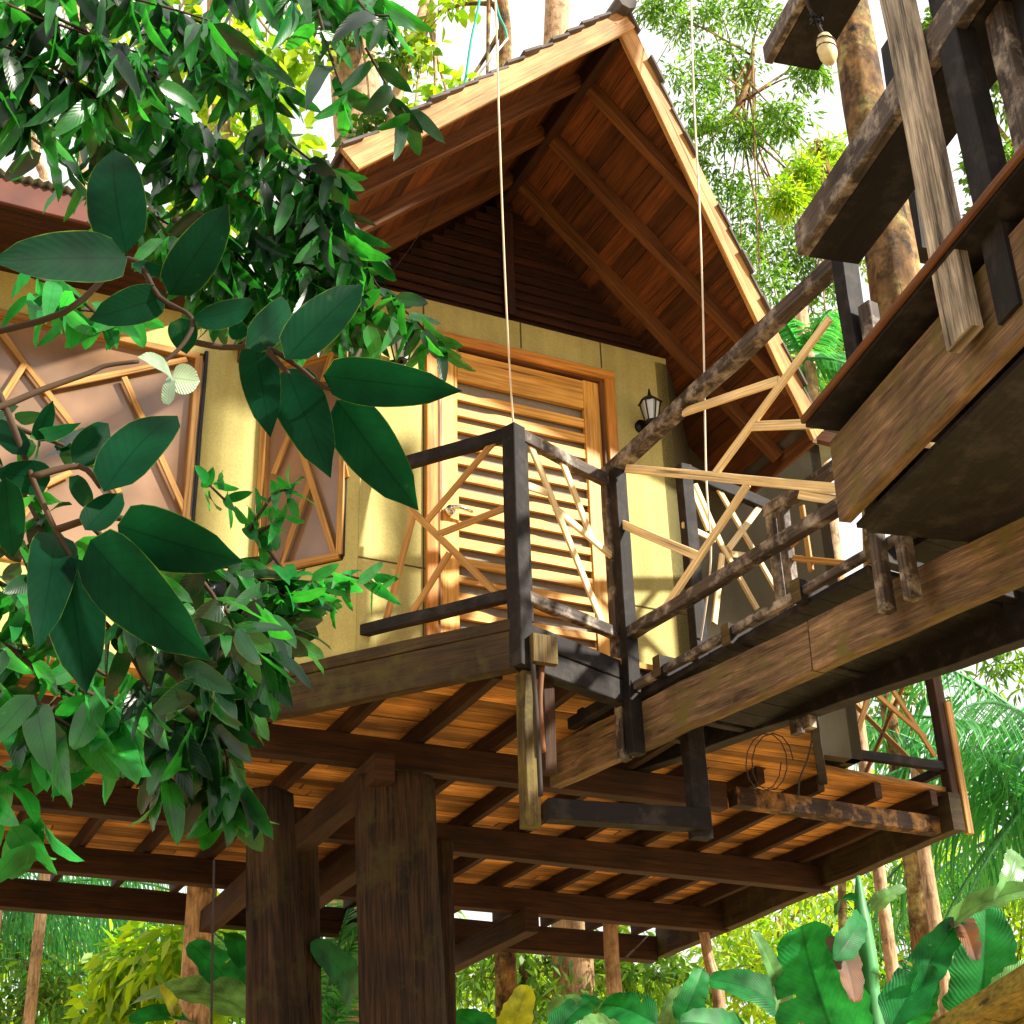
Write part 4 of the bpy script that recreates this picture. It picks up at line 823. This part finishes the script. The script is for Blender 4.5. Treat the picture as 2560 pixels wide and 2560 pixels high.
banana('banana plant with broad dark leaf and brown dead leaf at the lower right', ((2195, 2620), (2175, 2420), (2155, 2300), (2145, 2190)), 8.2, .045,
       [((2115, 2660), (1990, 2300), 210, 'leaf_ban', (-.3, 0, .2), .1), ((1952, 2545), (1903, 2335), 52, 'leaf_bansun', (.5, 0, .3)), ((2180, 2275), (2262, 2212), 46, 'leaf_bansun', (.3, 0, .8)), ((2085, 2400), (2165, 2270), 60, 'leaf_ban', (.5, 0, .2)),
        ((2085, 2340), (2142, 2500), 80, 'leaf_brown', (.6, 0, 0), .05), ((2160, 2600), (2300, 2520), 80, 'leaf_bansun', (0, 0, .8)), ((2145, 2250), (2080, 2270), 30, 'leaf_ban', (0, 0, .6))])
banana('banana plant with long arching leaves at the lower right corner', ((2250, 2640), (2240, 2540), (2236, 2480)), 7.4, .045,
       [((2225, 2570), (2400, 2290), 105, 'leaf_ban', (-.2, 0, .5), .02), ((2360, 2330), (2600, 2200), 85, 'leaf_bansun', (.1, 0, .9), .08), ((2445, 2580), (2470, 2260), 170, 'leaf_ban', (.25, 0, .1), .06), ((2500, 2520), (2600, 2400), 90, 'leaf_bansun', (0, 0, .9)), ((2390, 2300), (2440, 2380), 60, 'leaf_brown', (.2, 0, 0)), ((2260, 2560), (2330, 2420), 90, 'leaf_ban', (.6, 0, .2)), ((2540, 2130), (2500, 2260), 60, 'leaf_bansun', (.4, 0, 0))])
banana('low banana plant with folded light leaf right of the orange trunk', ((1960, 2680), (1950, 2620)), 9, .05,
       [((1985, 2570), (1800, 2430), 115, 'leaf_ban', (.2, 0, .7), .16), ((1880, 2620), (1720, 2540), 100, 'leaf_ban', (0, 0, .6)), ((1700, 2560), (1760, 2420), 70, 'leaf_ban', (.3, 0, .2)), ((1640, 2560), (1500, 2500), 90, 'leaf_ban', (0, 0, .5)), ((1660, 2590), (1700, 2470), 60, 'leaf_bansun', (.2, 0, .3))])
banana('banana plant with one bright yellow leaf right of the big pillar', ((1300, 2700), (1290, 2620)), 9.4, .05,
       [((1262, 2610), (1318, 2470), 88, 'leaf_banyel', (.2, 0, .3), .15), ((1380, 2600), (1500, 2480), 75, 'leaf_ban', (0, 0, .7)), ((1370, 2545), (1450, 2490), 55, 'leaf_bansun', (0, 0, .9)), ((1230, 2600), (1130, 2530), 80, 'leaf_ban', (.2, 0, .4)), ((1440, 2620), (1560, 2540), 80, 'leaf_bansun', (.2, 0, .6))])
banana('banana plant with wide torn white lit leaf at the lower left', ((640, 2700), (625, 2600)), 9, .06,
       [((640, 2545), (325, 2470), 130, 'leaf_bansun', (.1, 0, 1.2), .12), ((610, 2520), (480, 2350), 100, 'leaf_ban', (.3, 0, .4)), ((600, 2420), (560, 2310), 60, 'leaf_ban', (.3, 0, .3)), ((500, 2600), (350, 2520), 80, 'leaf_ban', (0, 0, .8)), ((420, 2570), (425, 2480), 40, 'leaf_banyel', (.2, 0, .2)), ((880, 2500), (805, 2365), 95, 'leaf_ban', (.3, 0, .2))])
# --- leafy branches close to the camera: every blade modelled
def spray(label, stems, leaves, D, mat, name='leafy_branch', group='leafy branches hanging at the left', srad=.004, tl=(.35, .2), rows=11, wav=.004, tk=1.06):
    o = thing(name, label, 'branch', group); sb = MB()
    for st in stems: 
        pts = smooth([aD(*fu(x, y), D+dz) for x, y, dz in st], 4); sb.tube(pts, [srad*(1.25-.6*i/len(pts)) for i in range(len(pts))], 7)
    sb.build('stem', M['twig'], o, True); lb = {}
    for lf in leaves:
        (x0, y0), (x1, y1), w_ = lf[:3]; mt = lf[3] if len(lf) > 3 and lf[3] else mat
        z0, z1 = random.uniform(-.03, .03)*D, random.uniform(-.09, .09)*D*.6
        p, q = aD(*fu(x0, y0), D+z0), aD(*fu(x1, y1), D+z1); nr = (EYE-(p+q)/2).normalized()+V((random.uniform(-tl[0], tl[0]), random.uniform(-tl[1], tl[1]), random.uniform(-tl[0], tl[0])))
        b = lb.setdefault(mt, MB()); b.leaf(p, q, w_*1.325*D*1.08/FPX, nr, random.uniform(.0, .09), random.uniform(.1, .3), rows, .72, wav)
    for mt, b in lb.items(): b.build('foliage', M[mt], o, True)
    return o
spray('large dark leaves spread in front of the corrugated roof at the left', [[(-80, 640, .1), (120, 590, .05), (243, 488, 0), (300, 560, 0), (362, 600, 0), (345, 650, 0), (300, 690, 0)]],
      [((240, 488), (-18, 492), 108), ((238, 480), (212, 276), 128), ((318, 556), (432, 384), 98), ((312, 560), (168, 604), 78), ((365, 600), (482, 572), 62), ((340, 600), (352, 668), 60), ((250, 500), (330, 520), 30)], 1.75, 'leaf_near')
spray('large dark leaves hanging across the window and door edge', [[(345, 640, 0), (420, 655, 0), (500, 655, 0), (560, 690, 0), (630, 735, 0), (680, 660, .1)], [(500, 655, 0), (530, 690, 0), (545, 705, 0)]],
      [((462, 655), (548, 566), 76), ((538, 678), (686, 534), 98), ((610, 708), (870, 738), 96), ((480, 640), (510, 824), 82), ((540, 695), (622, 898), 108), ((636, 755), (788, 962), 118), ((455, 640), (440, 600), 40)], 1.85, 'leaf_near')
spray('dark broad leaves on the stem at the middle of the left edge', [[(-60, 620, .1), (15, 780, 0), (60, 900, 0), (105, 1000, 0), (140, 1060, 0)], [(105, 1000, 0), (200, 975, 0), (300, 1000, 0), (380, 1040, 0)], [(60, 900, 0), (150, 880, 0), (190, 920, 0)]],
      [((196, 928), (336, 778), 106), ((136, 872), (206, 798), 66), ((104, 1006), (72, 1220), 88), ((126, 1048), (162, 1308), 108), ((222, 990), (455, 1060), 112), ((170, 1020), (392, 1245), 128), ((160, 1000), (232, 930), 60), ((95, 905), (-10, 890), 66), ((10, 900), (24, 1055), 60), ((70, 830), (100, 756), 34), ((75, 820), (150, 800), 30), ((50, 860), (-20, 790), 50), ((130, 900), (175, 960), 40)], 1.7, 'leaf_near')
spray('bare twig with one curled pale leaf in front of the large window', [[(-80, 790, 0), (0, 768, 0), (80, 735, 0), (165, 705, 0), (200, 690, 0), (262, 682, 0)]],
      [((325, 715), (262, 672), 50, 'leaf_dry'), ((322, 712), (378, 720), 62, 'leaf_dry'), ((318, 765), (322, 705), 30, 'leaf_dry')], 1.7, 'leaf_dry', 'curled_leaf_twig')
def bunch(c, n, ln, w_, ang=90, spread=70, mat=None):
    """n leaves fanning from a node (full-view px); ang 90 = hanging down"""
    out = []
    for i in range(n):
        a = math.radians(ang+spread*(2*(i+.5)/n-1)+random.uniform(-14, 14)); l_ = ln*random.uniform(.75, 1.15); x, y = c[0]+random.uniform(-14, 14), c[1]+random.uniform(-14, 14)
        out.append(((x, y), (x+l_*math.cos(a), y+l_*math.sin(a)), w_*random.uniform(.8, 1.15), mat))
    return out
def hanging(label, D, paths, mat, ln=92, w_=34, n=6, every=1, ang=90, spread=65, alt=None, palt=.25, step=3, name='leafy_branch'):
    stems, lv_ = [], []
    for pth in paths:
        stems.append([(x, y, random.uniform(-.05, .05)) for x, y in pth])
        for i in range(len(pth)-1):
            for k in range(step):
                u = (k+random.random()*.6)/step; c = (pth[i][0]+(pth[i+1][0]-pth[i][0])*u, pth[i][1]+(pth[i+1][1]-pth[i][1])*u)
                lv_ += bunch(c, random.randint(max(n-3, 2), max(n-1, 3)), ln, w_, ang, spread, alt if alt and random.random() < palt else None)
        lv_ += bunch(pth[-1], n, ln, w_, ang, spread)
    return spray(label, stems, lv_, D, mat, name, srad=.005, rows=9, wav=.007, tl=(1.1, .9), tk=random.choice((.95, 1.05)))
hanging('dense drooping leaves filling the top left corner', 4.0, [[(-80, -40), (40, 20), (150, 60), (260, 100)], [(-60, 60), (40, 100), (120, 140), (180, 190)], [(-60, 130), (10, 160), (60, 210)], [(60, -60), (180, -20), (300, 10), (400, 40)], [(100, 30), (220, 90), (300, 150)]], 'leaf_mid', 106, 38, 6, alt='leaf_dark_m', palt=.35, spread=55, step=3)
hanging('drooping glossy leaves along the top edge left of the ropes', 4.3, [[(240, -60), (330, 20), (420, 60), (480, 110)], [(300, 60), (380, 110), (440, 150), (520, 160)], [(400, -60), (500, -20), (600, 10)], [(500, -40), (640, -30), (720, 0)]], 'leaf_mid', 104, 36, 5, alt='leaf_bright', palt=.3, spread=60, step=3)
hanging('bunch of dark leaves hanging in front of the huge vine trunk', 4.1, [[(640, -60), (690, 20), (735, 30)], [(600, 20), (625, 110), (650, 180)], [(690, 90), (735, 170), (765, 215)]], 'leaf_mid', 92, 38, 4, spread=75, step=1, alt='leaf_dark_m', palt=.4)
hanging('drooping leaves in the middle of the upper left behind the big leaves', 4.6, [[(160, 120), (280, 190), (400, 250)], [(260, 210), (360, 240), (440, 300), (500, 330)], [(120, 190), (190, 240), (230, 290)], [(380, 320), (460, 370), (520, 400), (560, 440)]], 'leaf_mid', 100, 35, 5, alt='leaf_bright', palt=.25, spread=60, step=3)
hanging('long trailing branch of narrow leaves falling across the left roof slope', 4.4, [[(480, 240), (560, 330), (640, 400), (680, 480), (720, 550), (780, 600), (815, 640)], [(520, 380), (590, 440), (660, 500)], [(470, 430), (540, 480), (600, 520), (640, 560)]], 'leaf_mid', 78, 26, 5, ang=75, spread=75, alt='leaf_dark_m', palt=.25, step=4)
hanging('bright green leaves lit below the large dark leaf at the left', 3.2, [[(60, 520), (130, 550), (180, 590)], [(60, 560), (120, 580), (230, 590)]], 'leaf_bright', 78, 36, 4, ang=80, spread=70, step=2)
hanging('shaded leaves behind the large dark leaves left of the gable', 4.4, [[(380, 400), (430, 470), (470, 540)], [(440, 470), (520, 560), (600, 600)], [(300, 430), (370, 500), (420, 560)], [(560, 500), (620, 580), (690, 600)]], 'leaf_mid', 88, 32, 6, alt='leaf_bright', palt=.12, spread=60, step=4)
hanging('small bright leaved sprig in front of the yellow strip between windows', 4.2, [[(560, 1110), (500, 1030), (440, 960), (395, 915)], [(470, 1000), (520, 930), (560, 930)], [(480, 1010), (530, 980)]], 'leaf_bright', 46, 22, 4, ang=-20, spread=150, step=2)
hanging('bright leaved sprig pointing right below the narrow window', 4.3, [[(470, 1180), (560, 1110), (640, 1085), (700, 1100)], [(540, 1120), (620, 1120)]], 'leaf_bright', 58, 22, 4, ang=25, spread=80, step=2, alt='leaf_mid', palt=.4)
hanging('bright green lower left leaves in front of the wall base', 3.4, [[(-60, 1180), (30, 1230), (100, 1290), (170, 1330)], [(-60, 1290), (20, 1320), (60, 1370), (100, 1420)], [(-40, 1080), (30, 1120), (60, 1180)], [(60, 1160), (150, 1240), (240, 1300)]], 'leaf_bright', 102, 40, 4, ang=85, spread=80, step=3, alt='leaf_mid', palt=.45)
hanging('lowest left sprig of green leaves below the floor edge', 3.4, [[(-40, 1430), (30, 1470), (70, 1540)], [(-30, 1500), (20, 1540), (50, 1580)]], 'leaf_bright', 90, 42, 4, ang=90, spread=60, step=1, alt='leaf_mid', palt=.5)
hanging('dark glossy leaves hanging as a long bunch left of the pillars', 3.9, [[(300, 1130), (380, 1230), (400, 1340), (390, 1440), (420, 1500)], [(420, 1140), (460, 1220), (450, 1300)], [(360, 1260), (330, 1360), (310, 1460)], [(480, 1130), (500, 1180), (490, 1240)], [(250, 1290), (340, 1320), (420, 1400), (430, 1490)]], 'leaf_mid', 116, 42, 5, ang=85, spread=55, step=3, alt='leaf_dark_m', palt=.45)
hanging('dark leaf mass between the lower left leaves and the narrow window', 4.2, [[(380, 1060), (430, 1130), (500, 1160), (540, 1200)], [(300, 1080), (380, 1150), (460, 1230)], [(430, 1060), (500, 1100), (540, 1130)]], 'leaf_mid', 84, 33, 6, ang=70, spread=100, step=4, alt='leaf_dark_m', palt=.35)
hanging('broad bright leaves hanging over the lower left floor boards', 3.3, [[(60, 1320), (130, 1370), (200, 1390)], [(150, 1300), (215, 1330), (240, 1370)]], 'leaf_bright', 128, 50, 3, ang=95, spread=60, step=2, alt='leaf_mid', palt=.5)
hanging('leaves hanging between the corrugated roof and the large dark leaves', 4.8, [[(60, 260), (150, 330), (230, 390)], [(280, 260), (340, 320), (400, 360)], [(200, 330), (280, 400), (350, 440)]], 'leaf_mid', 90, 34, 5, alt='leaf_bright', palt=.25, spread=65)
hanging('leaves in shade in front of the eave left of the gable', 4.9, [[(430, 380), (500, 440), (560, 500)], [(520, 300), (580, 360), (640, 420)], [(360, 480), (430, 540), (520, 600)]], 'leaf_mid', 84, 29, 4, alt='leaf_dark_m', palt=.35, spread=70, step=2)
hanging('small dark leaves on twigs at the left edge in front of the large window', 2.6, [[(-40, 770), (40, 810), (120, 840)], [(-40, 850), (30, 910), (70, 980)], [(-30, 960), (30, 1020), (60, 1090)]], 'leaf_dark_m', 66, 32, 4, ang=60, spread=120, alt='leaf_mid', palt=.3, step=2)
hanging('dark overlapping leaves behind the broad leaves at the centre left', 3.0, [[(170, 990), (260, 1080), (330, 1170)], [(240, 1100), (310, 1200), (390, 1290)], [(330, 1040), (400, 1120), (440, 1200)], [(150, 1130), (230, 1210), (280, 1300)]], 'leaf_dark_m', 104, 42, 5, ang=75, spread=80, alt='leaf_mid', palt=.45, step=2)
hanging('dark leaves covering the lower left end of the roof edge', 4.3, [[(500, 230), (570, 290), (625, 330)], [(560, 300), (610, 370), (640, 430)], [(540, 360), (600, 420), (650, 480)]], 'leaf_mid', 84, 31, 5, ang=80, spread=70, alt='leaf_dark_m', palt=.35, step=3)
